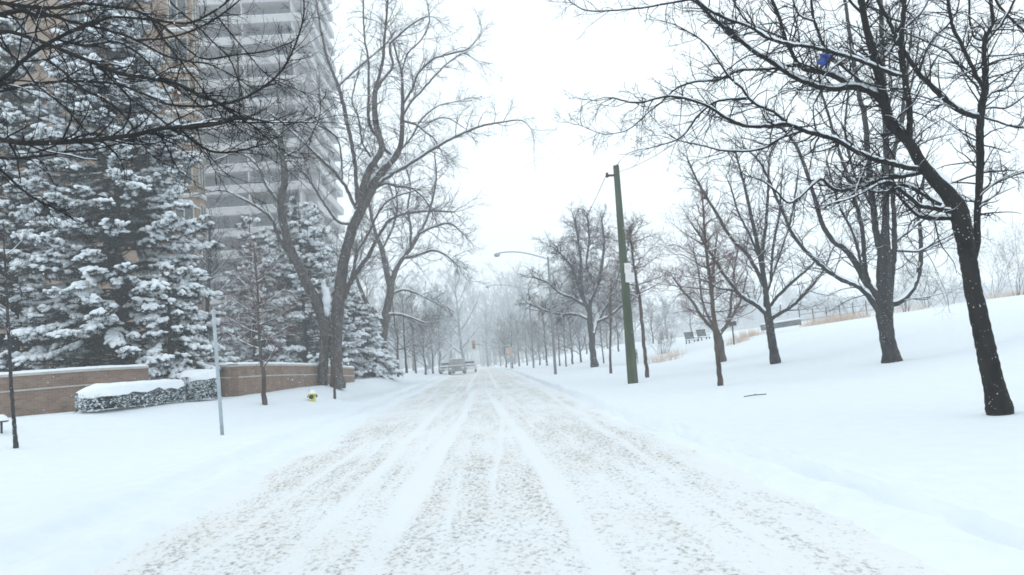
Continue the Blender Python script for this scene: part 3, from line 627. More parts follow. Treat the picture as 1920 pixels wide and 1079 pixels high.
# ---- boughs hanging into the frame at top left, from a tree standing beside it
Y0 = 8.5
T0 = [
 [(-420,860,60),(-415,700,54),(-405,500,50),(-400,330,46),(-398,200,42),(-395,60,36),(-390,-80,28),(-380,-260,18)],
 [(-400,330,22),(-300,290,18),(-180,272,14),(-60,262,11),(0,263,9),(56,269,9),(148,265,8),(208,259,7),(259,252,6.5),(304,241,6),(334,240,5),(370,238,4.5),(408,233,4),(452,222,3),(500,228,2)],
 [(-398,250,18),(-280,230,14),(-140,205,9),(0,172,6),(56,159,6),(122,153,5.5),(159,153,5.5),(222,159,5),(282,182,5),(315,196,5),(371,200,5),(415,196,5),(456,185,5),(500,159,5),(530,130,4.5),(553,86,4),(569,31,3.5),(569,-20,3)],
 [(-397,230,20),(-260,225,15),(-120,200,11),(0,150,9),(37,119,8),(74,91,8),(104,74,7),(141,56,7),(178,43,6),(208,33,5),(259,35,4.5),(311,41,4),(356,43,4),(400,22,3.5),(430,0,3),(455,-30,2)],
 [(-395,120,18),(-250,80,13),(-120,58,9),(0,59,7),(37,65,7),(89,83,7),(130,100,7),(178,119,6),(222,137,5.5),(282,148,5),(334,159,5),(371,178,4.5),(408,193,4),(440,215,3),(480,240,2)],
 [(-393,0,20),(-240,-30,15),(-90,-15,11),(0,5,9),(56,13,8),(111,15,7),(148,6,6),(208,13,6),(259,22,5),(300,45,4.5),(330,70,4.5),(352,93,4),(385,111,4),(437,104,3.5),(500,96,3),(545,80,2)],
 [(70,20,7),(119,37,6),(167,48,6),(208,59,5.5),(252,74,5),(308,104,4.5),(352,115,4),(395,122,3),(450,150,2.5)],
 [(252,76,4),(280,74,4),(308,72,4.5),(352,61,4),(389,44,4),(420,24,3.5),(445,4,3),(470,-20,2)],
 [(89,112,4.5),(126,141,4),(160,170,4),(200,189,4),(237,222,3.5),(252,245,3),(270,275,2)],
 [(240,-20,4),(252,0,4),(282,37,3.5),(315,85,3.5),(356,137,3.5),(385,175,3),(400,193,3),(420,225,2)],
 [(-150,270,6),(-60,290,5),(0,319,5),(37,352,4),(74,378,3.5),(110,395,2)],
 [(-60,262,6),(0,296,5),(74,293,4),(130,285,3.5),(180,280,3),(240,265,2)],
 [(0,28,12),(40,20,10),(70,30,8),(120,28,5),(170,20,4)],
 [(300,-20,4),(330,15,4),(365,45,3.5),(400,80,3),(430,110,3),(450,160,2)],
 [(178,119,3.5),(220,160,3),(250,190,3),(290,215,3),(320,240,2.5),(350,250,2)],
 [(0,85,4),(40,120,4),(70,160,3.5),(120,200,3),(160,245,2.5)],
 [(104,74,5),(160,85,4.5),(220,80,4),(270,110,3.5),(300,150,3),(330,205,2.5)],
 [(334,240,3.5),(370,270,3),(400,285,3),(440,285,2.5),(480,275,2)],
 [(300,243,3),(400,230,2.5),(500,230,2.2),(585,230,1.6)],
 [(400,22,3),(430,60,3),(460,95,2.5),(500,140,2),(560,170,1.5)],
 [(415,196,3.5),(450,215,3),(490,250,2.5),(540,290,2)],
]
b0 = at(-420, 860, Y0); b0[2] = smooth_ground(b0[0], Y0)
T0[0][0] = (-420, 700 + 0, 60)
d0 = RW.T @ (b0 - np.array([0, 0, CAMZ])); T0[0][0] = (W0/2 + F*d0[0]/-d0[2], H0/2 - F*d0[1]/-d0[2], 60)
T0[0] = [T0[0][0]] + [p for p in T0[0][1:] if p[1] < T0[0][0][1] - 60]
traced_tree('overhanging_tree', 'bare tree beside the road whose black boughs hang across the upper left of the picture', 'tree', (-420, 860), T0, M_bark_black, M_twig_black, 31,
    Y=Y0, spacing=.085, tl=(.25, .9), lv=(3, 2), wmin=.0028, rs=1.15, spread=.45, up=-.005, snow=.14, tsnow=.05, bias=-.04, root=b0, curl=.35, ang=(15, 55), snowmin=.005)

# ------------------------------------------------------------------ saplings, shrubs and the far trees
def traced_sapling(name, label, base, tr, mt, mtw, seed, arms, snow=.4, sp=.1, tl=(.25, .8), wmin=.004, Y=None, lv=(4, 3)):
    T = [tr]; ys_ = [p[1] for p in tr][::-1]; xs_ = [p[0] for p in tr][::-1]
    for (y, dx, up_) in arms:
        x0 = np.interp(y, ys_, xs_); T.append([(x0, y, tr[len(tr)//2][2]*.45), (x0 + dx*.4, y - up_*.3, tr[len(tr)//2][2]*.35), (x0 + dx, y - up_, tr[len(tr)//2][2]*.2)])
    return traced_tree(name, label, 'tree', base, T, mt, mtw, seed, Y=Y, spacing=sp, tl=tl, lv=lv, wmin=wmin, spread=.9, up=.03, snow=snow, tsnow=snow, bias=.1)
traced_sapling('sapling', 'thin dark sapling in the lawn at the left edge in front of the brick wall', (31, 843), [(31,845,9),(27,800,8),(22,740,7.5),(19,680,7),(15,600,6),(12,540,5),(10,500,4),(6,440,2.5)], M_bark_dark, M_twig_dark, 41,
    [(520,30,25),(505,-30,25),(480,34,30),(560,26,14)], sp=.12, tl=(.25,.7))
traced_sapling('sapling', 'young tree with red-brown stem in front of the corner of the brick wall', (497, 760), [(497,762,9),(495,740,9),(494,700,8),(490,680,7),(487,640,6),(484,600,5.5),(484,560,4.5),(480,510,3.5),(476,460,2)], M_bark_brown, M_twig_brown, 42,
    [(690,28,45),(655,-60,30),(640,55,28),(625,-58,28),(610,58,30),(590,-50,30),(575,45,30),(550,-38,30),(530,34,28),(500,-24,25)], snow=.9, sp=.08, tl=(.4,1.2), lv=(5, 4))
traced_sapling('sapling', 'snow-covered young tree with a dark stem behind the hedge, left of the steel post', (386, 690), [(386,700,9),(384,660,9),(388,600,8),(390,560,7),(392,520,6),(393,470,5),(394,430,3)], M_bark_brown, M_twig_grey, 43,
    [(660,50,50),(640,-40,30),(600,55,45),(590,-40,30),(560,50,40),(545,-40,40),(520,40,40),(500,-30,35),(470,25,30)], snow=.95, sp=.11, tl=(.7,1.7), Y=40, wmin=.008, lv=(5, 4))
traced_sapling('sapling', 'very thin sapling standing in the snow left of the wooden pole', (1145, 700), [(1145,701,5),(1144,660,4.5),(1145,620,4),(1144,580,4),(1146,540,3)], M_bark_brown, M_twig_brown, 44,
    [(620,18,20),(610,-20,20),(590,22,22),(570,-20,22),(555,16,20)], sp=.3, tl=(.5,1.1), wmin=.006)
traced_sapling('sapling', 'thin bare stem beside the hydrant in front of the twin-trunk tree', (628, 752), [(628,752,4.5),(627,720,4.5),(627,690,4),(626,640,3.5),(625,590,2.5)], M_bark_brown, M_twig_grey, 45,
    [(640,10,18),(620,-10,18)], sp=.5, tl=(.3,.6))

def grow_at(px, py, proto, s, rz, label, group, Y=None):
    p = hit(px, py) if Y is None else at(px, py, Y)
    if Y is not None: p[2] = smooth_ground(p[0], Y)
    p[2] = float(ground_z(p[0], p[1])) if p[1] < 40 else p[2]
    return dup(proto, tuple(p - np.array([0, 0, .05])), rz, s, label, group)
GR_R = 'bare trees lining the right side of the road'; GR_L = 'bare trees lining the left side of the road'; GR_F = 'bare trees fading into the snowfall'
first = {}
def use(key, builder, px, py, s, rz, label, group, Y=None):
    if key not in first:
        t = builder(); first[key] = t
        p = hit(px, py) if Y is None else at(px, py, Y)
        if Y is not None: p[2] = smooth_ground(p[0], Y)
        t.location = tuple(p - np.array([0, 0, .05])); t.rotation_euler = (0, 0, rz); t.scale = (s,)*3
        tag(t, label, 'tree', group); return t
    return grow_at(px, py, first[key], s, rz, label, group, Y)
bA = lambda: made_tree('street_tree', '', 'tree', 9, M_bark_dark, M_haze_pale, 51, 'round', .15, .26, 13, .8, .4, .011, dens=1.3)
bB = lambda: made_tree('street_tree', '', 'tree', 9, M_bark_dark, M_haze_pale, 52, 'vase', .15, .25, 11, .8, .4, .011, dens=1.3)
bC = lambda: made_tree('slender_tree', '', 'tree', 8, M_bark_brown, M_haze_pale, 53, 'conic', .09, .22, 22, .5, .3, .011, dens=.7)
bD = lambda: made_tree('tall_tree', '', 'tree', 18, M_haze_pale, M_twig_haze, 54, 'round', .32, .18, 16, 1.0, .8, .02, twl=(1, 2))
use('A', bA, 1026, 686, 1.05, .3, 'bare tree just left of the near street lamp, snow on low limbs', GR_R)
use('B', bB, 1013, 685, 1.0, 1.3, 'bare tree third to the left of the bushy tree, leaning over the road', GR_R)
use('A', bA, 988, 686, .95, 2.2, 'bare tree nearest the road in the right-hand row', GR_R)
use('C', bC, 1061, 677, 1.0, .2, 'slender tree in the row behind the bushy tree', GR_R, 80)
use('B', bB, 1088, 668, 1.0, 3.3, 'bare tree standing farther back left of the bushy tree', GR_R, 95)
use('C', bC, 1048, 672, 1.1, 1.2, 'slender tree between the brown pole and the bushy tree', GR_R, 88)
use('A', bA, 1073, 670, .9, 4.2, 'round bare tree behind the bushy tree on the right', GR_R, 90)
use('C', bC, 1131, 664, .9, 4.0, 'slender tree between the bushy tree and the thin sapling', GR_R, 74)
use('A', bA, 1160, 650, .9, 5.2, 'round bare tree far behind the wooden utility pole', GR_R, 105)
use('B', bB, 1225, 640, .85, .7, 'bare tree far behind the bush on the slope', GR_R, 110)
for i, (px, Yd, k, s) in enumerate([(960,110,'C',1.1),(948,130,'B',1.1),(972,140,'A',1.1),(938,160,'C',1.3),(1000,120,'B',1),(1100,140,'A',1.1),(1140,150,'B',1.2),(1190,150,'A',1.2),(1255,160,'B',1.2),(1300,165,'A',1.3)]):
    use(k, None, px, 668, s, i*1.7, 'hazy bare tree far along the right side, ' + ['beside the orange sign', 'left of the orange sign', 'right of the orange sign', 'next to the hanging signal', 'behind the first row', 'beyond the bushy tree', 'beyond the thin sapling', 'beyond the wooden pole', 'beyond the bush on the slope', 'beyond the pair of seats'][i], GR_F, Yd)
use('C', bC, 745, 698, 1.2, 2.0, 'slender tree just right of the second large bare tree', GR_L, 66)
use('A', bA, 762, 692, .95, .9, 'bare tree behind the slender one on the left verge', GR_L, 78)
use('C', bC, 780, 690, 1.25, 4.4, 'slender tree left of the small grey bin', GR_L, 84)
use('B', bB, 797, 686, 1.1, 2.6, 'bare tree beyond the small grey bin', GR_L, 100)
use('A', bA, 812, 684, 1.2, 5.5, 'bare tree left of the parked vehicles', GR_L, 120)
LBL = ['tall hazy tree behind the second large bare tree', 'tall hazy tree rising over the slender trees', 'tall hazy tree left of the road end', 'tall hazy tree over the parked vehicles', 'tall hazy tree with the highest top at the road end', 'tall hazy tree right of the road end', 'tall hazy tree behind the orange sign', 'tall hazy tree behind the right-hand row', 'tall hazy tree left of the parked vehicles', 'tall hazy tree above the small grey bin', 'tall hazy tree beyond the street lamp', 'tall hazy tree between spruce and road']
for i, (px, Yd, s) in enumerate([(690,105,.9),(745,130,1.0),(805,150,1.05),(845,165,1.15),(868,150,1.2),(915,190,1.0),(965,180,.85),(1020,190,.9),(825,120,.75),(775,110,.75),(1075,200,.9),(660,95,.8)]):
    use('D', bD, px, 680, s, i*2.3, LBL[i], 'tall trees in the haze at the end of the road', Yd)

# shrubs and thin stems on the slope
def shrub(name, label, p, H, R_, n, mtw, seed, snow=.5, wmin=.006, cat='shrub', group=None, lv=(6, 3)):
    r_ = np.random.default_rng(seed); crown, snw = Tubes(), Tubes()
    az = r_.uniform(0, 6.28, n); q = r_.uniform(0, .35, n)*R_; el = np.radians(r_.uniform(55, 85, n))
    P0 = np.stack([np.cos(az)*q, np.sin(az)*q, np.full(n, -.05)], -1); D0 = np.stack([np.cos(az)*np.cos(el), np.sin(az)*np.cos(el), np.sin(el)], -1)
    ln = H*r_.uniform(.7, 1.1, n); r0 = np.full(n, wmin*2.2)
    P1 = grow(P0, D0, ln, 8, r_, .35, .02, .12); R1 = taper(r0, 8); crown.add(P1, R1, 5); snow_on(snw, P1, R1, snow, 4, r_)
    p_, d, l2, r2 = kids(P1, ln, r0, lv[0], r_, lo=.3); P2 = grow(p_, d, l2, 5, r_); R2 = np.maximum(taper(r2, 5), wmin*.7); crown.add(P2, R2, 4); snow_on(snw, P2, R2, snow, 3, r_)
    p_, d, l3, r3 = kids(P2, l2, r2, lv[1], r_, lr=(.4, .8)); P3 = grow(p_, d, l3, 4, r_); crown.add(P3, np.maximum(taper(r3, 4), wmin*.6), 3)
    t = thing(name, label, cat, tuple(p), group); crown.build('branches', mtw, t)
    if not snw.empty(): snw.build('snow', M_snow2, t)
    return t
shrub('bare_bush', 'bare multi-stemmed bush on the slope right of the wooden pole', hit(1242, 664), 2.6, 1.6, 26, M_twig_brown, 61)
hill = [(1555,566,80,'thin bare shrub above the tan grass bank', 3.2), (1700,580,60,'thin bare shrub on the crest right of the many-stemmed tree', 4.0), (1735,575,62,'upright twiggy shrub just left of the black trunk', 4.4), (1780,572,60,'twiggy shrub hidden partly behind the black trunk', 4.6),
        (1862,552,62,'thin upright bare shrub right of the black trunk', 5.4), (1905,540,58,'spreading bare shrub at the right edge on the crest', 6.5), (1650,585,66,'thin bare shrub behind the many-stemmed tree', 3.2), (1600,590,70,'low bare shrub on the tan bank left of the many-stemmed tree', 2.6)]
for i, (px, py, Yd, lab, H) in enumerate(hill):
    p = at(px, py, Yd); p[2] = smooth_ground(p[0], Yd); shrub('hill_shrub', lab, p, H, 1.5, 7 + i % 3*3, M_twig_grey if i != 5 else M_twig_brown, 70 + i, .3, .007, group='bare shrubs along the crest of the slope', lv=(7, 4))

# ------------------------------------------------------------------ snow-laden conifers
def blades(P, D, ln, wd, r_):
    """needle sprays: narrow triangles from P along D"""
    s = perp(D, r_)*wd[:, None]; V = np.stack([P - s, P + s, P + D*ln[:, None]], 1).reshape(-1, 3)
    return V, np.arange(len(V)).reshape(-1, 3)
def spruce(name, label, cat, loc, H, R_, seed, r_trunk=.2, gap=.5, per=9, low=.3, size=1.0, snowy=1.0, droop=.35, power=.8, mneedle=None, nd=36, group=None, loose=0.0):
    r_ = np.random.default_rng(seed); t = thing(name, label, cat, tuple(loc), group)
    wood = Tubes(); tz = np.linspace(0, 1, 12); wood.add(np.stack([0*tz, 0*tz, tz*H - .2], -1), r_trunk*(1 - .93*tz), 9)
    zs = np.arange(low, H*.985, gap); B0, BD, BL = [], [], []
    for z in zs:
        n = per if z < H*.8 else max(5, per - 3); u = z/H
        ll = R_*(1 - u)**power + .25
        for k in range(n):
            az = r_.uniform(0, 6.28); zz = z + r_.uniform(-gap/3, gap/3); B0.append((0, 0, zz)); el = math.radians(r_.uniform(-8, 12) + 28*u)
            BD.append((math.cos(az)*math.cos(el), math.sin(az)*math.cos(el), math.sin(el))); BL.append(ll*r_.uniform(.62, 1.08)*(1 - loose*r_.random()))
    B0 = np.array(B0); BD = np.array(BD); BL = np.array(BL)
    P = np.empty((len(B0), 9, 3)); P[:, 0] = B0; d = BD.copy()
    for k in range(1, 9):
        dz = -droop*.16*np.sin(np.pi*min(k/7, 1)); d = d + np.array([0, 0, dz + (.07 if k > 6 else 0)]) + r_.normal(size=d.shape)*.06; d /= np.linalg.norm(d, axis=-1, keepdims=True)
        P[:, k] = P[:, k-1] + d*(BL/8)[:, None]
    wood.add(P, np.maximum(taper(np.clip(BL*.012, .01, .06), 9, .25), .006), 4)
    # branchlets
    m = np.maximum(3, (BL*11/size).astype(int)); i = np.repeat(np.arange(len(P)), m); tt = 1 - r_.random(len(i))**1.35*.78
    f = tt*8; a = np.minimum(f.astype(int), 7); u = (f - a)[:, None]; c = P[i, a]*(1-u) + P[i, a+1]*u
    T = P[i, a+1] - P[i, a]; T /= np.linalg.norm(T, axis=-1, keepdims=True); side = np.cross(T, [0, 0, 1.0]); side /= np.linalg.norm(side, axis=-1, keepdims=True)
    sg = r_.choice([-1, 1], len(i))[:, None]; D = T*.75 + side*sg*r_.uniform(.15, 1.0, len(i))[:, None] + np.stack([0*tt, 0*tt, -r_.uniform(.05, .38, len(i))], -1); D /= np.linalg.norm(D, axis=-1, keepdims=True)
    ln = size*r_.uniform(.3, .62, len(i))*np.clip(BL[i]*.5, .45, 1)*(1.25 - .35*tt)
    # needles all round the branchlet and hanging below
    q = np.repeat(np.arange(len(i)), nd); s_ = r_.random(len(q)); pp = c[q] + D[q]*(ln[q]*s_)[:, None]; dd = D[q]*.55 + perp(D[q], r_)*.8 + np.array([0, 0, -.32]); dd /= np.linalg.norm(dd, axis=-1, keepdims=True)
    nv, nf = blades(pp, dd, size*r_.uniform(.08, .19, len(q)), size*r_.uniform(.007, .016, len(q)), r_)
    # snow: overlapping elongated lumps along the top
    load = r_.uniform(.3, 1.1, len(P))*snowy; keep = (r_.random(len(i)) < load[i]*.8) & (tt > .4 + .2*r_.random(len(i))); c2, D2, l2 = c[keep], D[keep], ln[keep]; Vs, Fs, o = [], [], 0
    for s0, sz in ((.15, .95), (.4, 1.05), (.65, .9), (.9, .65)):
        n = len(c2); k_ = r_.random(n) < .86
        C = c2[k_] + D2[k_]*(l2[k_]*(s0 + r_.uniform(-.08, .08, k_.sum())))[:, None] + np.array([0, 0, .06*size]) + r_.normal(size=(k_.sum(), 3))*.035*size
        S = np.stack([l2[k_]*r_.uniform(.24, .42, len(C))*sz, size*r_.uniform(.08, .17, len(C))*sz, size*r_.uniform(.05, .11, len(C))*sz], -1)
        v, f_ = blobs(C, D2[k_], S, r_); Vs.append(v); Fs.append(f_ + o); o += len(v)
    wood.build('trunk', M_bark_dark, t); mesh_obj('crown', nv, nf, mneedle or M_needle, t); mesh_obj('snow', np.concatenate(Vs), np.concatenate(Fs), M_snow2, t, smooth=True)
    return t
def sp_at(px, Y, z=None):
    p = at(px, 690, Y); p[2] = smooth_ground(p[0], Y); return p
spruce('spruce_tree', 'tallest snow-laden spruce on the left, rising past the top of the picture', 'tree', sp_at(228, 33), 19.5, 4.3, 81, per=13, power=.6, size=1.05)
spruce('spruce_tree', 'snow-laden spruce at the left edge standing behind the brick wall', 'tree', sp_at(30, 33), 17.0, 4.1, 82, per=12, power=.65, size=1.05, loose=.15)
spruce('spruce_tree', 'smaller snowy spruce just behind the low hedge, lowest boughs over its top', 'tree', sp_at(322, 31.6), 5.4, 2.0, 83, per=8, power=.9, droop=.7, size=.9)
spruce('spruce_tree', 'snowy spruce with sagging boughs between the brick wall and the twin-trunk tree', 'tree', sp_at(575, 56), 13.5, 5.2, 84, per=9, power=.75, size=1.5, nd=26)
spruce('spruce_tree', 'low snowy spruce right of the twin-trunk tree, boughs reaching the ground', 'tree', sp_at(668, 60), 6.8, 3.3, 85, per=9, power=.8, size=1.5, nd=26, droop=.6)
spruce('pine_tree', 'dark loose pine lightly dusted with snow, in front of the concrete tower', 'tree', sp_at(480, 52), 11.5, 3.3, 86, per=8, power=.6, size=1.4, nd=22, snowy=.6, mneedle=M_needle_p, loose=.4, low=1.2)

# ------------------------------------------------------------------ hedges
def hedge(label, pts, width, H, seed, n=9000):
    """clipped hedge along plan points, domed snow on top"""
    r_ = np.random.default_rng(seed); pts = np.array(pts, float); c0 = pts.mean(0); arc = np.concatenate([[0], np.cumsum(np.linalg.norm(np.diff(pts[:, :2], axis=0), axis=1))]); Lh = arc[-1]
    def pos(t): return np.stack([np.interp(t, arc, pts[:, k]) for k in range(3)], -1)
    def side(t):
        a = pos(t + .05) - pos(t - .05); a[:, 2] = 0; a /= np.linalg.norm(a, axis=-1, keepdims=True) + 1e-9; return np.stack([-a[:, 1], a[:, 0], 0*t], -1)
    t = r_.random(n)*Lh; th = r_.uniform(-.15, np.pi + .15, n); rr = .75 + .25*r_.random(n)**.5
    end = np.clip(np.minimum(t, Lh - t)/.55, .0, 1)**.5
    hz = np.sign(np.cos(th))*np.abs(np.cos(th))**.55; vz = np.abs(np.sin(th))**.5
    p = pos(np.clip(t, .06, Lh - .06)) + side(np.clip(t, .06, Lh - .06))*(hz*width/2*rr*end)[:, None]; p[:, 2] += H*.92*vz*rr*(.75 + .25*end)
    D = r_.normal(size=(n, 3)); D += np.stack([side(np.clip(t, .06, Lh-.06))[:, 0]*hz, side(np.clip(t, .06, Lh-.06))[:, 1]*hz, .2 + 0*t], -1)*1.2; D /= np.linalg.norm(D, axis=-1, keepdims=True)
    V1, F1 = blades(p, D, r_.uniform(.05, .12, n), r_.uniform(.012, .028, n), r_)
    # snow cushion
    nt_, nr = 70, 15; T_ = np.linspace(.03, Lh - .03, nt_); A = np.linspace(0, np.pi, nr); Vs = []
    for j, t_ in enumerate(T_):
        e = float(np.clip(min(t_, Lh - t_)/.6, 0, 1))**.5; c = pos(np.array([t_]))[0]; s = side(np.clip(np.array([t_]), .06, Lh - .06))[0]
        for a in A:
            q = math.cos(a); x = math.copysign(abs(q)**.6, q)*width/2*1.03*max(e, .12); z = H*(.72 + .12*e) + .20*e*math.sin(a)**.6 + .09*float(fbm(t_*2.6, a*2 + seed)) 
            if a in (A[0], A[-1]): z -= .03 + .16*float(vnoise(t_*2.1, a)) + .05*float(vnoise(t_*6, a + 3))
            v = c + s*x; Vs.append((v[0], v[1], c[2] + z))
    Fs = [(i*nr + j, i*nr + j+1, (i+1)*nr + j+1, (i+1)*nr + j) for i in range(nt_-1) for j in range(nr-1)]
    # scattered snow on the flank
    k = r_.random(n) < .3; V2, F2 = blobs(p[k] + np.array([0, 0, .01]), D[k], np.stack([r_.uniform(.03, .06, k.sum()), r_.uniform(.02, .04, k.sum()), r_.uniform(.01, .02, k.sum())], -1), r_)
    tg = thing('hedge', label, 'hedge', tuple(c0)); mesh_obj('foliage', V1 - c0, F1, M_needle_g, tg)
    # inner woody mass keeps the ground from showing through
    mb = MB(); tt = np.linspace(.12, Lh - .12, 12); mb.tube([tuple(pos(np.array([x]))[0] - c0 + np.array([0, 0, H*.4])) for x in tt], [H*.33*(.6 if i in (0, 11) else 1) for i in range(12)], 9); mb.build('stems', M_bark_dark, tg, True)
    sn = mesh_obj('snow', np.array(Vs) - c0, Fs, M_snow2, tg, smooth=True); mesh_obj('snow_tufts', V2 - c0, F2, M_snow2, tg, smooth=True)
    return tg
def gp(px, py): p = hit(px, py); p[2] = smooth_ground(p[0], p[1]) ; return p
def gy(px, Y): p = at(px, 760, Y); p[2] = smooth_ground(p[0], Y); return p
hA = [gy(142, 24.4), gy(190, 24.9), gy(240, 25.8), gy(290, 27.0), gy(338, 28.2)]
hedge('long low clipped hedge topped with snow in front of the brick wall', hA, 1.25, .78, 91)
hedge('short tall clump of hedge with a thick snow cap, right end of the hedges', [gy(348, 28.6), gy(370, 29.0), gy(396, 29.6)], 1.9, 1.12, 92, 8000)
hedge('back hedge buried under smooth snow, filling the gap between the two brick walls', [gy(290, 30.4), gy(330, 31.0), gy(385, 31.2)], 2.0, .95, 93, 5000)

# ------------------------------------------------------------------ brick walls
def brick_wall(label, pts, H, th=.32, cap=.09, band=.66, seed=1, topz=None):
    pts = [np.array(p, float) for p in pts]; c0 = pts[0].copy()
    def sweep(z0f, z1f, t0, name, mat, parent, smooth=False, bulge=0, uvs=True):
        V, Fq, UV = [], [], []; u = 0; n = len(pts)
        nor = []
        for i in range(n):
            a = pts[min(i+1, n-1)] - pts[max(i-1, 0)]; a[2] = 0; a = nrm(a); nor.append(np.array([a[1], -a[0], 0]))
        us = [0]
        for i in range(1, n): us.append(us[-1] + np.linalg.norm((pts[i] - pts[i-1])[:2]))
        for i in range(n):
            p = pts[i] - c0; z0, z1 = z0f(i), z1f(i)
            for s, z in ((t0, z0), (t0, z1), (-t0, z1), (-t0, z0)): v = p + nor[i]*s; V.append((v[0], v[1], z - c0[2]))
        for i in range(n-1):
            for k in range(4):
                a, b_ = i*4 + k, i*4 + (k+1) % 4; Fq.append((a, b_, b_ + 4, a + 4))
                zz = [V[a][2], V[b_][2]]
                if k in (0, 2): UV += [(us[i], V[a][2]), (us[i], V[b_][2]), (us[i+1], V[b_+4][2]), (us[i+1], V[a+4][2])]
                else: UV += [(us[i], 0), (us[i], .3), (us[i+1], .3), (us[i+1], 0)]
        e = (n-1)*4; Fq += [(3, 2, 1, 0), (e, e+1, e+2, e+3)]; UV += [(.3, V[3][2]), (.3, V[2][2]), (0, V[1][2]), (0, V[0][2]), (0, V[e][2]), (0, V[e+1][2]), (.3, V[e+2][2]), (.3, V[e+3][2])]
        return mesh_obj(name, V, Fq, mat, parent, smooth, uv=UV)
    t = thing('brick_wall', label, 'wall', tuple(c0))
    top = topz or [p[2] + H for p in pts]
    sweep(lambda i: pts[i][2] - .5, lambda i: top[i] - .08, th/2, 'brickwork', M_brick, t)
    sweep(lambda i: top[i] - H*(1 - band) - .03, lambda i: top[i] - H*(1 - band) + .02, th/2 + .025, 'stone_band', M_stone, t)
    sweep(lambda i: top[i] - .08, lambda i: top[i], th/2 + .04, 'coping', M_stone, t)
    # snow lying on the coping
    V, Fq = [], []; n = len(pts); r_ = np.random.default_rng(seed); P = np.array(pts); P[:, 2] = top; arc = np.concatenate([[0], np.cumsum(np.linalg.norm(np.diff(P[:, :2], axis=0), axis=1))])
    ts = np.linspace(0, arc[-1], max(20, int(arc[-1]/.15))); nr = 9
    for t_ in ts:
        c = np.array([np.interp(t_, arc, P[:, k]) for k in range(3)]); a = np.array([np.interp(t_ + .2, arc, P[:, k]) - np.interp(t_ - .2, arc, P[:, k]) for k in range(3)]); a[2] = 0; a = nrm(a); s = np.array([a[1], -a[0], 0])
        e = min(1, min(t_, arc[-1] - t_)/.12 + .3)
        for k in range(nr):
            an = math.pi*k/(nr-1); x = math.copysign(abs(math.cos(an))**.6, math.cos(an))*(th/2 + .045); z = (.003 + (cap + .04*float(fbm(t_*1.3, seed)))*math.sin(an)**.7*e); v = c + s*x - c0; V.append((v[0], v[1], v[2] + z))
    Fq = [(i*nr + j, (i+1)*nr + j, (i+1)*nr + j+1, i*nr + j+1) for i in range(len(ts)-1) for j in range(nr-1)]
    mesh_obj('snow', V, Fq, M_snow2, t, smooth=True)
    return t
def wall_pts(lst):
    out = []; tops = []
    for px, yb, yt, Y in lst:
        b_ = at(px, yb, Y); t_ = at(px, yt, Y); out.append(np.array([b_[0], Y, min(b_[2], smooth_ground(b_[0], Y) + .1)])); tops.append(t_[2])
    return out, tops
# plan of the walls: frame x, foot y, top y, distance
WA, ta = wall_pts([(-160, 800, 716, 24.2), (-60, 794, 709, 25.2), (0, 789, 704, 25.8), (70, 786, 699, 26.6), (140, 780, 694, 27.4), (210, 770, 690, 28.3), (277, 760, 687, 29.2)])
brick_wall('long curved brown brick wall with a pale stone band and snow on top at the left edge', WA, 1.6, topz=ta, seed=3)
WB, tb = wall_pts([(441, 748, 684, 31.5), (480, 744, 683, 33.5), (520, 738, 683, 36), (560, 731, 684, 39), (600, 724, 685, 42.5), (660, 712, 690, 48.5)])
brick_wall('brown brick wall running from its corner pier back to the twin-trunk tree, snow on top', WB, 1.5, topz=tb, seed=4)
WC, tc_ = wall_pts([(376, 748, 684, 33.0), (410, 748, 684, 32.2), (436.5, 748, 684, 31.55)])
brick_wall('short return of brown brick wall left of the corner, facing the hedge', WC, 1.5, topz=tc_, seed=5)

# ------------------------------------------------------------------ buildings
def quadwall(mb_uv, name, V4s, mat, parent):
    V, Fq, UV = [], [], []
    for (a, b_, c, d) in V4s:
        k = len(V); V += [a, b_, c, d]; Fq.append((k, k+1, k+2, k+3)); w_ = math.dist(a, b_); h = math.dist(b_, c); UV += [(0, 0), (w_, 0), (w_, h), (0, h)]
    return mesh_obj(name, V, Fq, mat, parent, uv=UV)
def box4(x0, x1, y0, y1, z0, z1):
    return [((x0,y0,z0),(x1,y0,z0),(x1,y0,z1),(x0,y0,z1)), ((x1,y0,z0),(x1,y1,z0),(x1,y1,z1),(x1,y0,z1)), ((x1,y1,z0),(x0,y1,z0),(x0,y1,z1),(x1,y1,z1)), ((x0,y1,z0),(x0,y0,z0),(x0,y0,z1),(x0,y1,z1)), ((x0,y0,z1),(x1,y0,z1),(x1,y1,z1),(x0,y1,z1)), ((x0,y1,z0),(x1,y1,z0),(x1,y0,z0),(x0,y0,z0))]
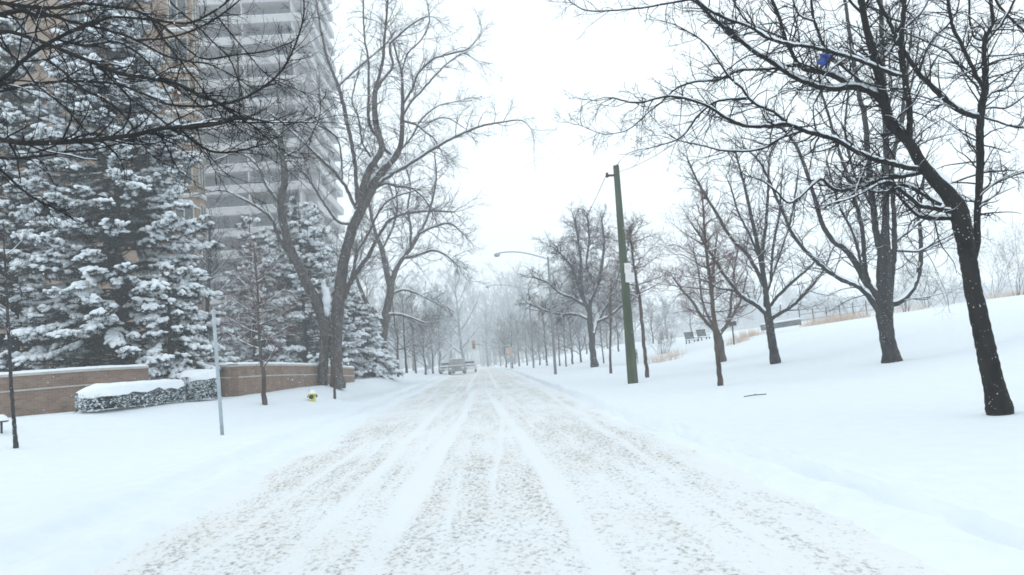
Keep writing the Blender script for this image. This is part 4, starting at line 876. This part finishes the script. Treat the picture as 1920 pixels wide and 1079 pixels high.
# tan brick block: flat face toward us, projecting bay at its right end
YB = 54.0; xr_ = at(352, 300, YB)[0]; xl_ = xr_ - 34; HB = 46.0
tb_ = thing('brick_apartment_block', 'tan brick apartment block with stacked bay windows rising behind the spruces', 'building', (xr_, YB, 0))
_c = [(xl_ - xr_, 0), (0, 0), (-7.5, 16), (xl_ - xr_, 16)]
quadwall(None, 'wall', [(( *_c[i], -1), (*_c[(i+1) % 4], -1), (*_c[(i+1) % 4], HB), (*_c[i], HB)) for i in range(4)] + [tuple((*c, HB) for c in _c)], M_brick_t, tb_)
bx = at(372, 380, YB - 1.4)[0] - xr_
FH = 2.95; zb = at(360, 445, YB - 1.4)[2]
zb = zb - FH*round(zb/FH)
quadwall(None, 'bay', box4(bx - 1.9, bx, -1.4, -.02, -1, HB - 3), M_brick_t, tb_)
for k in range(15):
    z = zb + FH*k
    if z < 1: continue
    if z + FH > HB - 3: break
    m = MB(); m.box((bx - .95, -.74, z - .1), (2.1, 1.5, .2)); s = m.build('bay_ledge', M_stone, tb_)
    m = MB(); m.box((bx - .95, -.74, z + .05), (2.04, 1.44, .1)); m.build('snow', M_snow2, s)
    for (cx, cyy, sx, sy) in ((bx - .95, -1.4, 1.25, .1), (bx, -.7, .1, 1.0)):
        m = MB()
        for q in (-.5, -.0, .5): m.box((cx + q*sx*(1 if sx > .2 else 0), cyy + q*sy*(1 if sy > .2 else 0), z + 1.45), (.09 if sx > .2 else .14, .14 if sx > .2 else .09, 1.62))
        for q in (.62, 2.28): m.box((cx, cyy, z + q), ((sx + .12) if sx > .2 else .15, .15 if sx > .2 else sy + .12, .09))
        w_ = m.build('bay_window', M_tanw, tb_)
        m = MB(); m.box((cx, cyy, z + 1.45), (sx if sx > .2 else .05, .05 if sx > .2 else sy, 1.58)); m.build('pane', M_glass, w_)
    for j in range(5):
        cx = -2.9 - .0 - j*4.4 - (bx < 0)*0
        if z < 3 and j > 2: continue
        m = MB()
        for q in (-.72, 0, .72): m.box((cx + q, -.02, z + 1.4), (.07, .1, 1.5))
        for q in (.68, 2.12): m.box((cx, -.02, z + q), (1.55, .11, .07))
        w_ = m.build('window', M_tanw, tb_); m = MB(); m.box((cx, .0, z + 1.4), (1.42, .05, 1.42)); m.build('pane', M_glass, w_)
# concrete tower: storeys of balcony fronts with window strips behind
YT = 104.0; x1 = at(578, 200, YT)[0]; x0 = x1 - 22; HT = 66; TD = 19
tt_ = thing('concrete_apartment_tower', 'tall grey concrete apartment tower with stacked balcony bands fading into the snowfall', 'building', (x1, YT, 0))
quadwall(None, 'wall', box4(x0 - x1, -1.5, 1.5, TD, -1, HT), M_conc, tt_)
zt = at(450, 362, YT)[2] % 2.95
for k in range(23):
    z = zt + 2.95*k
    if z + 2.9 > HT: break
    TC = x1 - x0
    m = MB(); m.box(((x0 - x1)/2, 1.0 - .2, z - .1), (x1 - x0, 3.4, .2)); m.box((-.8, TD/2 + 1.3, z - .1), (3.2, TD - 2.5, .2)); sl_ = m.build('floor_slab', M_conc, tt_)
    m = MB(); m.box(((x0 - x1)/2, -.85, z + .42), (x1 - x0 + .1, .12, .84)); m.box((.78, TD/2 - .2, z + .42), (.12, TD + 1.1, .84)); bl = m.build('balcony_front', M_conc, tt_)
    m = MB(); m.box(((x0 - x1)/2, -.85, z + .87), (x1 - x0 + .14, .18, .06)); m.box((.78, TD/2 - .2, z + .87), (.18, TD + 1.2, .06)); m.build('snow', M_snow2, bl)
    m = MB()
    for j in range(11): m.box((x0 - x1 + .9 + j*1.9, 1.45, z + 1.4), (.12, .14, 2.5))
    for j in range(8): m.box((-1.47, 2.4 + j*2.1, z + 1.4), (.14, .12, 2.5))
    for q_ in (.15, 2.65): m.box(((x0 - x1)/2 - .7, 1.45, z + q_), (TC - 1.5, .16, .1)); m.box((-1.47, TD/2 + .7, z + q_), (.16, TD - 1.5, .1))
    fr = m.build('window_frame', M_galv, tt_)
    m = MB(); m.box(((x0 - x1)/2 - .8, 1.47, z + 1.45), (x1 - x0 - 1.8, .05, 2.3)); m.box((-1.48, TD/2 + 1, z + 1.45), (.05, TD - 3, 2.3)); m.build('pane', M_glass2, fr)

for j in range(4): m = MB(); m.box((x0 - x1 + .1 + j*6.8, .3, HT/2 - .5), (.2, 2.16, HT)); m.build('partition', M_conc, tt_)
for j in range(3): m = MB(); m.box((-.3, 3 + j*5.8, HT/2 - .5), (1.9, .2, HT)); m.build('partition', M_conc, tt_)
# ------------------------------------------------------------------ street furniture
# wooden utility pole with two signs, bracket and wires
pb = hit(1187, 720); YP = pb[1]; ptop = at(1155, 311, YP); sP = YP/F
up_ = thing('utility_pole', 'weathered green wooden utility pole leaning slightly by the right side of the road', 'pole', tuple(pb))
m = MB(); q = ptop - pb; zz = np.linspace(-.03, 1, 10); r_ = np.random.default_rng(5)
m.tube([tuple(q*t + np.array([0, 0, 0])) for t in zz], [sP*(9.8 - 4.2*t)*(1 + r_.uniform(-.02, .02)) for t in zz], 14); m.build('shaft', M_pole, up_, True)
m = MB(); m.tube([tuple(q*.955 + np.array([-.42, -.05, 0])), tuple(q*.955)], .05, 8); m.tube([tuple(q*.955 + np.array([-.42, -.05, -.08])), tuple(q*.955 + np.array([-.42, -.05, .12]))], .06, 8); m.build('insulator_bracket', M_blackm, up_, True)
M_redf = mat_new('faded_red', (.5, .3, .29), .6)
def plate(x0p, y0p, x1p, y1p, label, dy, cat='sign'):
    a = at(x0p, y0p, YP - dy); b_ = at(x1p, y1p, YP - dy); c = (a + b_)/2; w_, h = abs(b_[0] - a[0]), abs(a[2] - b_[2]); lean = math.radians(-3)
    t = thing('parking_sign', label, cat, tuple(c)); m = MB(); m.box((0, 0, 0), (w_, .02, h), ry=lean*-1); m.build('plate', M_white, t); return t, w_, h
s1, w1, h1 = plate(1170, 494, 1184, 512, 'upper small white sign with a faint ring, fixed to the wooden pole', .32)
m = MB(); m.tube([(.07*math.cos(a), -.013, .03 + .07*math.sin(a)) for a in np.linspace(0, 6.28, 17)], .009, 5, False); m.build('ring_mark', M_redf, s1)
s2, w2, h2 = plate(1172, 512, 1190, 529, 'lower square white sign fixed to the wooden pole below the other', .31)
m = MB(); [m.box((0, -.012, .08 - i*.07), (w2*.6, .006, .018)) for i in range(3)]; m.build('faint_lettering', noisy('faint_grey', (.55, .53, .53), (.6, .6, .6), 4, .6, 0), s2)
def wire(label, a, b_, sag, r=.012):
    a, b_ = np.array(a), np.array(b_); t = np.linspace(0, 1, 30)[:, None]; P = a*(1-t) + b_*t; P[:, 2] -= (sag*4*t*(1-t))[:, 0]
    m = MB(); m.tube([tuple(p - a) for p in P], r, 5); o = m.build('overhead_wire', M_blackm, None, True); o.location = tuple(a); tag(o, label, 'wire'); return o
pa = pb + q*.97
wire('thin overhead wire running from the pole top up to the right towards the camera', pa + np.array([.1, 0, 0]), at(1420, 150, 14), .25, .009)
lampbase = hit(1029, 690); 
wire('thin wire sloping from the pole bracket down towards the brown pole behind', pb + q*.955 + np.array([-.42, -.05, .1]), at(1024, 486, 62), 1.0, .013)

# galvanised post left
gb = hit(417, 818); gt = at(400, 583, gb[1])
t = thing('steel_post', 'plain pale galvanised steel post standing in the snowy lawn on the left', 'post', tuple(gb)); m = MB(); q = gt - gb; m.tube([tuple(q*-.03), tuple(q*.5), tuple(q)], gb[1]/F*3.3, 12); m.build('shaft', M_galv, t, True); m = MB(); m.tube([tuple(q), tuple(q*1.006)], gb[1]/F*3.8, 12); m.build('post_cap', M_snow2, t, True)

# hydrant
hb = hit(586, 754); hs = hb[1]/F; HH = 21*hs
t = thing('fire_hydrant', 'yellow fire hydrant with a dark outlet cap half sunk in snow', 'hydrant', tuple(hb))
def lathe(prof, n=16, c=(0, 0, 0)):
    V = [(c[0] + r*math.cos(2*math.pi*k/n), c[1] + r*math.sin(2*math.pi*k/n), c[2] + z) for r, z in prof for k in range(n)]
    return V, [(i*n + k, i*n + (k+1) % n, (i+1)*n + (k+1) % n, (i+1)*n + k) for i in range(len(prof)-1) for k in range(n)]
m = MB(); m.add(*lathe([(.13, -.1), (.13, 0), (.115, .03), (.115, HH*.62), (.15, HH*.64), (.15, HH*.7), (.13, HH*.74), (.10, HH*.88), (.04, HH*.95), (.04, HH), (.0, HH)])); m.build('barrel', M_yel, t, True)
for s in (-1, 1): m = MB(); m.tube([(s*.07, 0, HH*.5), (s*.15, 0, HH*.5)], .045, 10); o = m.build('outlet', M_yel, t, True); m = MB(); m.tube([(s*.15, 0, HH*.5), (s*.18, 0, HH*.5)], .052, 8); m.build('outlet_cap', M_blackm if s > 0 else M_yel, o, True)
m = MB(); m.tube([(0, -.1, HH*.45), (0, -.2, HH*.45)], .075, 10); o = m.build('pumper_outlet', M_blackm, t, True)
m = MB(); m.add(*lathe([(.14, HH*.7), (.13, HH*.8), (.09, HH*.95), (.05, HH*1.03), (0, HH*1.06)])); m.build('snow', M_snow2, t, True)
m = MB(); m.tube([(-.1, .12, 0), (-.12, .12, HH*1.15)], .012, 6); m.build('marker_rod', M_galv, t)

# garden lamp at left edge
lb = hit(3, 815); ls = lb[1]/F
t = thing('path_light', 'small black garden light with a snowy dome hood by the brick wall', 'lamp', tuple(lb))
hh = (815 - 780)*ls; m = MB(); m.tube([(0, 0, -.05), (0, 0, hh*.8)], 2*ls, 8); m.build('post', M_blackm, t, True)
m = MB(); m.add(*lathe([(9*ls, hh*.62), (12*ls, hh*.66), (9*ls, hh*.82), (4*ls, hh*.93), (0, hh*.96)])); m.build('hood', M_blackm, t, True)
m = MB(); m.add(*lathe([(11.5*ls, hh*.70), (9*ls, hh*.88), (4*ls, hh*1.0), (0, hh*1.03)])); m.build('snow', M_snow2, t, True)

# street lamps on brown poles, distance haze put into the paler pole colour
def street_lamp(label, px, yb, yt, Y, armdx, armup, mat, group):
    b_ = at(px, yb, Y); b_[2] = smooth_ground(b_[0], Y); a = at(px - (yb - yt)*.065, yt, Y) - b_; s = Y/F
    t = thing('street_lamp', label, 'street lamp', tuple(b_), group); m = MB(); m.tube([(0, 0, -.1), tuple(a*.5), tuple(a)], [.11, .09, .07], 10); m.build('pole', mat, t, True)
    e = a*.98; P = [e + np.array([armdx*s*u, 0, armup*s*math.sin(u*1.9)/math.sin(1.9)*1.0]) for u in np.linspace(0, 1, 12)]
    m = MB(); m.tube([tuple(p) for p in P], .05, 7); ar = m.build('arm', M_galv, t, True)
    l = P[-1]; m = MB(); m.add(*lathe([(0, .14), (.1, .12), (.2, .05), (.24, -.05), (.16, -.16), (0, -.2)], 12, tuple(l + np.array([-.15, 0, -.1])))); m.build('lamp_head', M_galv, ar, True)
    return t
street_lamp('near street lamp on a brown pole with a long arm curving out over the road', 1041, 694, 482, 56, -92, 18, M_haze_pale, 'street lamps on the right side of the road')
street_lamp('farther street lamp, faint in the haze, arm over the road', 1000, 682, 540, 95, -75, 12, M_haze_pale, 'street lamps on the right side of the road')

# hanging signal and orange sign in the distance
b_ = at(958, 678, 105); b_[2] = smooth_ground(b_[0], 105)
t = thing('traffic_signal', 'distant traffic signal on a long mast arm over the end of the road', 'traffic light', tuple(b_)); s = 105/F
m = MB(); m.tube([(0, 0, -.1), (0, 0, 46*s)], .11, 8); m.build('pole', M_galv, t, True); m = MB(); m.tube([(0, 0, 44*s), (-35*s, 0, 46*s), (-68*s, 0, 52*s)], .06, 7); m.build('arm', M_galv, t, True)
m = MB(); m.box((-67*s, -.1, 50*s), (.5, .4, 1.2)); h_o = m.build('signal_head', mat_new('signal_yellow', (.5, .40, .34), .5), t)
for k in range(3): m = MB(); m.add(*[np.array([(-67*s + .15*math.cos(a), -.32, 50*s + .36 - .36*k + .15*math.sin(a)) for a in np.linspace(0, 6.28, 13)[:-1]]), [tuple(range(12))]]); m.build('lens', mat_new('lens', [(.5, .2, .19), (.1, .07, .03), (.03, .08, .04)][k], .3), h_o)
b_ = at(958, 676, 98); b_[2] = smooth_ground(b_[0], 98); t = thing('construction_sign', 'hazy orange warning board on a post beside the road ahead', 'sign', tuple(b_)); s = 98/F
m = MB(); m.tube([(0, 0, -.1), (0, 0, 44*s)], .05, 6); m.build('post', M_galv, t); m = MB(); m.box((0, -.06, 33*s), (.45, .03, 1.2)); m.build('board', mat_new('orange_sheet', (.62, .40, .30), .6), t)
m = MB(); m.box((0, -.06, 18*s), (.9, .03, .6)); m.build('lower_board', M_galv, t)

# bins and cabinet
def bin_(label, px, yb, w_, hgt, Y=None, mat=M_blackm):
    b_ = hit(px, yb) if Y is None else at(px, yb, Y); s = b_[1]/F; b_[2] = smooth_ground(b_[0], b_[1]); r = w_*s/2; h = hgt*s
    t = thing('litter_bin', label, 'bin', tuple(b_)); m = MB(); m.add(*lathe([(r*.85, -.05), (r*.9, 0), (r, h*.8), (r*1.06, h*.8), (r*1.06, h*.87), (r*.6, h*.87)], 14)); m.build('body', mat, t, True); m = MB(); m.add(*lathe([(r*1.0, h*.87), (r*.9, h*.97), (r*.4, h*1.04), (0, h*1.06)], 14)); m.build('snow', M_snow2, t, True)
bin_('small grey litter bin on the left verge near the parked vehicles', 801, 693, 8, 9, None, M_galv)
b_ = hit(1186, 682); s = b_[1]/F; t = thing('utility_cabinet', 'grey mottled utility cabinet behind the wooden pole', 'cabinet', tuple(b_))
m = MB(); m.box((0, 0, 13*s), (20*s, 12*s, 26*s)); m.build('body', noisy('speckled_grey', (.12, .12, .13), (.5, .52, .55), 5, .6, .1, lo=.45, hi=.55), t)
m = MB(); m.box((-2*s, -6.2*s, 13*s), (.04, .03, 24*s)); [m.box((5*s, -6.2*s, 8*s + i*3*s), (8*s, .03, .03)) for i in range(4)]; m.build('door_louvres', M_blackm, t); m = MB(); m.box((0, 0, 27*s), (21*s, 13*s, 2.5*s)); m.build('snow', M_snow2, t)

# two snow-dusted seats on the slope
def seat(label, px, py, Y):
    b_ = at(px, py, Y); b_[2] = smooth_ground(b_[0], Y); b_[2] -= .22; t = thing('park_seat', label, 'seat', tuple(b_), 'pair of seats on the slope', rz=.35); Mw = M_bark_dark
    m = MB(); [m.box((0, -.25 + .13*i, .45), (1.05, .1, .04)) for i in range(4)]; m.build('seat', Mw, t)
    m = MB(); [m.box((-.46 + .153*i, .3 + .05, .82), (.10, .04, .75), rx=-.25) for i in range(7)]; m.box((0, .44, 1.2), (1.1, .05, .08), rx=-.25); m.build('backrest', Mw, t)
    for x in (-.48, .48):
        for y in (-.25, .25): m = MB(); m.box((x, y, .2), (.08, .08, .5)); m.build('leg', Mw, t)
        m = MB(); m.box((x, 0, .66), (.1, .7, .05)); m.build('armrest', Mw, t)
    m = MB(); m.box((0, -.04, .52), (1.0, .55, .1)); m.build('snow', M_snow2, t)
seat('left one of two dark slatted seats dusted with snow on the slope', 1297, 637, 74); seat('right one of two dark slatted seats dusted with snow on the slope', 1320, 634, 74)
# dark notice board
b_ = at(1374, 622, 55); b_[2] = smooth_ground(b_[0], 55); t = thing('notice_board', 'small dark rectangular board on a post near the crest of the slope', 'sign', tuple(b_)); s = 55/F
z_ = at(1374, 607, 55)[2] - b_[2]; m = MB(); m.tube([(0, 0, -.2), (0, 0, z_)], .05, 7); m.build('post', M_blackm, t); m = MB(); m.box((0, -.06, z_), (15*s, .06, 8*s)); m.build('board', M_blackm, t); m = MB(); m.box((0, -.06, z_ + 4.6*s), (15*s, .12, 1.2*s)); m.build('snow', M_snow2, t)
# low dark wall on the crest
a = at(1428, 615, 57); c = at(1500, 604, 57); t = thing('low_wall', 'low dark retaining wall capped with snow on the crest beside the tan bank', 'wall', tuple(a)); m = MB(); d = c - a; m.box(tuple(d/2 + np.array([0, 0, 0])), (np.linalg.norm(d), .4, .42), ry=-math.atan2(d[2], d[0])); m.build('masonry', noisy('dark_stone', (.12, .125, .13), (.2, .2, .21), 3), t); m = MB(); m.box(tuple(d/2 + np.array([0, 0, .27])), (np.linalg.norm(d), .46, .12), ry=-math.atan2(d[2], d[0])); m.build('snow', M_snow2, t)
# tan dried grass banks (uncountable)
def grass(label, spots, seed, H=.9, n=2600):
    r_ = np.random.default_rng(seed); P = []
    for (px, py, Yd, rx, ry, k) in spots:
        c = at(px, py, Yd); x = c[0] + r_.normal(size=k)*rx; y = c[1] + r_.normal(size=k)*ry; P.append(np.stack([x, y, smooth_ground(x, y)], -1))
    P = np.concatenate(P); D = r_.normal(size=P.shape)*.35 + np.array([0, 0, 1]); D /= np.linalg.norm(D, axis=-1, keepdims=True)
    V, Fq = blades(P - np.array([0, 0, .05]), D, H*r_.uniform(.4, 1.1, len(P)), np.full(len(P), .02), r_)
    o = mesh_obj('dried_grass', V, Fq, noisy('dried_grass', (.60, .44, .34), (.72, .60, .5), 2, .9, 0)); tag(o, label, 'grass', kind='stuff')
grass('tan dried ornamental grass showing through the snow along the crest of the slope', [(1535,596,62,.8,.5,300),(1575,592,62,.9,.6,500),(1612,590,62,.5,.6,150),(1684,583,62,.7,.7,90),(1725,582,60,.5,.6,90),(1405,616,60,.8,.6,220),(1382,622,56,.5,.5,160),(1262,650,60,.5,.5,70),(1890,556,60,1.2,.7,260),(1240,655,55,.7,.5,150)], 95)
# fences on the far snowfield
def fence(label, a, b_, n, H=1.1):
    a, b_ = np.array(a), np.array(b_); a[2] = smooth_ground(a[0], a[1]); t = thing('wire_fence', label, 'fence', tuple(a)); G = lambda p: float(smooth_ground(p[0], p[1]))
    for i in range(n): p = a + (b_ - a)*i/(n-1); z = G(p) - a[2]; m = MB(); m.tube([(p[0]-a[0], p[1]-a[1], z - .2), (p[0]-a[0], p[1]-a[1], z + H)], .05, 6); m.build('post', M_twig_grey, t)
    m = MB()
    for h in (.45, .98): m.tube([tuple(np.array([(a + (b_-a)*i/(n-1))[0]-a[0], (a + (b_-a)*i/(n-1))[1]-a[1], G(a + (b_-a)*i/(n-1)) - a[2] + h])) for i in range(n)], .022, 5)
    m.build('rail', M_twig_grey, t)
fence('thin post and rail fence along the crest behind the tan grass', at(1500, 600, 70), at(1700, 580, 70), 9, 1.4)

# vehicles parked far ahead: dark pickup with a snowy roof, and a snow-covered car
def vehicle(name, label, cat, px, Yd, truck, mat, rz=0):
    b_ = at(px, 686, Yd); b_[2] = smooth_ground(b_[0], Yd) + .02; t = thing(name, label, cat, tuple(b_), rz=rz); L_, W_ = (5.4, 1.95) if truck else (4.6, 1.8)
    prof = [(-L_/2, .35), (-L_/2, .95), (-L_*.2, 1.02), (-L_*.1, 1.75 if truck else 1.45), (L_*.14, 1.78 if truck else 1.45), (L_*.26, 1.05), (L_/2 - .1, .95), (L_/2, .7), (L_/2, .35)] if truck else \
           [(-L_/2, .35), (-L_/2, .9), (-L_*.38, 1.0), (-L_*.25, 1.42), (L_*.1, 1.45), (L_*.25, .98), (L_/2 - .1, .85), (L_/2, .6), (L_/2, .35)]
    n = len(prof); V = []; Fq = []
    for x_, k in ((-W_/2, 0), (-W_/2*.98, 1), (W_/2*.98, 1), (W_/2, 0)):
        for (y_, z_) in prof: V.append((x_*(1 if z_ < 1.1 else .86), -y_, z_))
    for s_ in range(3):
        for i in range(n): j = (i+1) % n; Fq.append((s_*n + i, s_*n + j, (s_+1)*n + j, (s_+1)*n + i))
    Fq += [tuple(range(n))[::-1], tuple(3*n + i for i in range(n))]; mesh_obj('body', V, Fq, mat, t)
    for sx in (-1, 1):
        for sy in (-1, 1):
            m = MB(); m.tube([(sx*(W_/2 - .2), sy*L_*.31, .34), (sx*(W_/2 + .02), sy*L_*.31, .34)], .34, 16); wh = m.build('wheel', M_blackm, t, True); m = MB(); m.tube([(sx*(W_/2 + .02), sy*L_*.31, .34), (sx*(W_/2 + .04), sy*L_*.31, .34)], .2, 12); m.build('rim', M_galv, wh, True)
    zr = 1.4 if truck else 1.22; m = MB(); m.box((0, (-L_*.18), zr), (W_*.72, .05, .42), rx=-.5); m.build('windscreen', M_glass, t)
    m = MB(); [m.box((sx*.72, -L_/2 - .01, .72), (.3, .05, .16)) for sx in (-1,)]; m.build('headlight', M_white, t); m = MB(); m.box((.72, -L_/2 - .01, .72), (.3, .05, .16)); m.build('headlight', M_white, t)
    m = MB(); m.box((0, -L_*.02, (1.80 if truck else 1.48) + .03), (W_*.8, L_*.22, .1)); m.box((0, -L_*.38, 1.04), (W_*.85, L_*.2, .08)); m.build('snow', M_snow2, t)
    return t
vehicle('pickup_truck', 'dark pickup truck with snow on its roof, far ahead on the left', 'truck', 857, 92, True, noisy('haze_paled_dark_paint', (.2, .205, .21), (.3, .31, .32), 2, .4, 0))  # dark body lightened: haze fade is painted into the paint colour
vehicle('parked_car', 'grey snow-covered car left of the dark pickup truck', 'car', 838, 100, False, noisy('grey_paint', (.2, .2, .21), (.75, .78, .8), 1.5, .5, 0))
vehicle('parked_car', 'pale snow-covered car just right of the dark pickup truck', 'car', 880, 104, False, noisy('white_paint', (.45, .46, .48), (.8, .82, .85), 1.5, .5, 0))

# scrap of blue plastic in the maple, brown leaf cluster in the overhanging boughs
p = at(1545, 113, hit(1873, 771)[1]); r_ = np.random.default_rng(8)
V, Fq = [], []; n = 9
for i in range(n):
    for j in range(n):
        u, v = i/(n-1) - .5, j/(n-1) - .5; V.append((u*.15 + .02*math.sin(v*9), .05*math.sin(u*8 + v*5) + r_.uniform(-.012, .012), v*.2 + .02*math.cos(u*12)))
Fq = [(i*n + j, i*n + j+1, (i+1)*n + j+1, (i+1)*n + j) for i in range(n-1) for j in range(n-1)]
o = mesh_obj('plastic_bag', V, Fq, mat_new('blue_plastic', (.04, .10, .45), .4, .5), smooth=True); o.location = tuple(p); so_ = o.modifiers.new('t', 'SOLIDIFY'); so_.thickness = .006; tag(o, 'small crumpled blue plastic bag caught on a snowy limb of the black tree', 'bag')
p = at(333, 175, Y0 + .1); k = 26; c = r_.normal(size=(k, 3))*np.array([.045, .04, .045]); V, Fq = [], []
for i in range(k):
    a = nrm(r_.normal(size=3)); b__ = nrm(np.cross(a, r_.normal(size=3))); s = r_.uniform(.02, .038); j = len(V)
    V += [tuple(c[i] - a*s), tuple(c[i] + b__*s*.55), tuple(c[i] + a*s), tuple(c[i] - b__*s*.5)]; Fq += [(j, j+1, j+2), (j, j+2, j+3)]
o = mesh_obj('dead_leaves', V, Fq, noisy('dead_leaf', (.10, .03, .015), (.2, .07, .03), 20, .8, 0)); o.location = tuple(p); tag(o, 'tuft of rusty brown dead leaves hanging in the black boughs at upper left', 'leaves')
# twig lying in the snow
p = hit(1415, 744); m = MB(); m.tube([(-.28, 0, .03), (-.05, .03, .045), (.3, -.02, .05)], .012, 5); m.tube([(-.05, .03, .04), (.1, .15, .06)], .007, 4); o = m.build('fallen_twig', M_twig_dark); o.location = (p[0], p[1], float(ground_z(p[0], p[1]))); tag(o, 'fallen twig lying on the snow right of the road', 'twig')

# ------------------------------------------------------------------ far woodland and low hills behind everything
def wood_mass(label, X0, X1, Y_, Ht, n, seed, wmin=.05):
    r_ = np.random.default_rng(seed); cr = Tubes()
    x = r_.uniform(X0, X1, n); y = Y_ + r_.uniform(-18, 18, n); H = Ht*r_.uniform(.65, 1.1, n)*(1 + .18*np.sin(x*.07 + seed)); z = smooth_ground(x, y)
    P0 = np.stack([x, y, z - .3], -1); P = grow(P0, np.tile([0, 0, 1.0], (n, 1)), H, 8, r_, .1, .1, .05); R = np.maximum(taper(H*.014, 8, .2), wmin); cr.add(P, R, 5)
    p, d, l2, r2 = kids(P, H, H*.014, 16, r_, lo=.22, lr=(.2, .5)); P2 = grow(p, d, l2, 5, r_); cr.add(P2, np.maximum(taper(r2, 5), wmin), 3)
    p, d, l3, r3 = kids(P2, l2, r2, 6, r_, lr=(.3, .7)); P3 = grow(p, d, l3, 4, r_); cr.add(P3, np.maximum(taper(r3, 4), wmin*.8), 3)
    o = cr.build('woodland', M_twig_haze, None); tag(o, label, 'woodland', kind='stuff')
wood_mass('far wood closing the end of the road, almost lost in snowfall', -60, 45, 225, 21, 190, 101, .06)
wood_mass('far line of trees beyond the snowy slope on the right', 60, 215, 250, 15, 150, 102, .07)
# hills: a long low rise behind
X = np.linspace(-300, 320, 80); V = []; Fq = []
for i, x in enumerate(X):
    hgt = 8 + 7*float(fbm(x*.012, 2.2) + .5)*1.6 + 8*float(sst(40, 200, x))
    for y, k in ((300, 0), (330, .45), (370, .85), (430, 1), (520, .9)): V.append((x, y, -1 + hgt*k))
Fq = [(i*5 + j, (i+1)*5 + j, (i+1)*5 + j+1, i*5 + j+1) for i in range(79) for j in range(4)]
o = mesh_obj('hills', V, Fq, noisy('wooded_hillside', (.16, .18, .19), (.45, .48, .5), .12, .95, 0), smooth=True); tag(o, 'low wooded hills', kind='structure')

# ------------------------------------------------------------------ falling snow and haze
n = 2600; r_ = np.random.default_rng(77); y = 2.5 + 34*r_.random(n)**.7; C = np.stack([r_.uniform(-.8, .8, n)*y, y, r_.uniform(.05, 1, n)*(2 + y*.5)], -1)
sz = r_.uniform(.0022, .005, n)*np.clip(y/9, .7, 2.2); v, f_ = blobs(C, r_.normal(size=(n, 3)), np.stack([sz*1.3, sz, sz], -1), r_, .3)
o = mesh_obj('falling_snow', v, f_, M_snow2, smooth=True); tag(o, 'loose snowflakes drifting through the air', 'snow', kind='stuff')
HAZE = .0024
mh = bpy.data.materials.new('haze'); mh.use_nodes = True; mh.node_tree.nodes.clear(); ho = mh.node_tree.nodes.new('ShaderNodeOutputMaterial'); pv = mh.node_tree.nodes.new('ShaderNodeVolumePrincipled')
pv.inputs['Color'].default_value = (.985, .993, 1, 1); pv.inputs['Density'].default_value = HAZE; pv.inputs['Anisotropy'].default_value = 0.0; mh.node_tree.links.new(pv.outputs[0], ho.inputs['Volume'])
m = MB(); m.box((0, 265, 30.5), (690, 610, 67)); o = m.build('haze', mh); tag(o, 'snowfall haze filling the air', 'haze', kind='stuff')
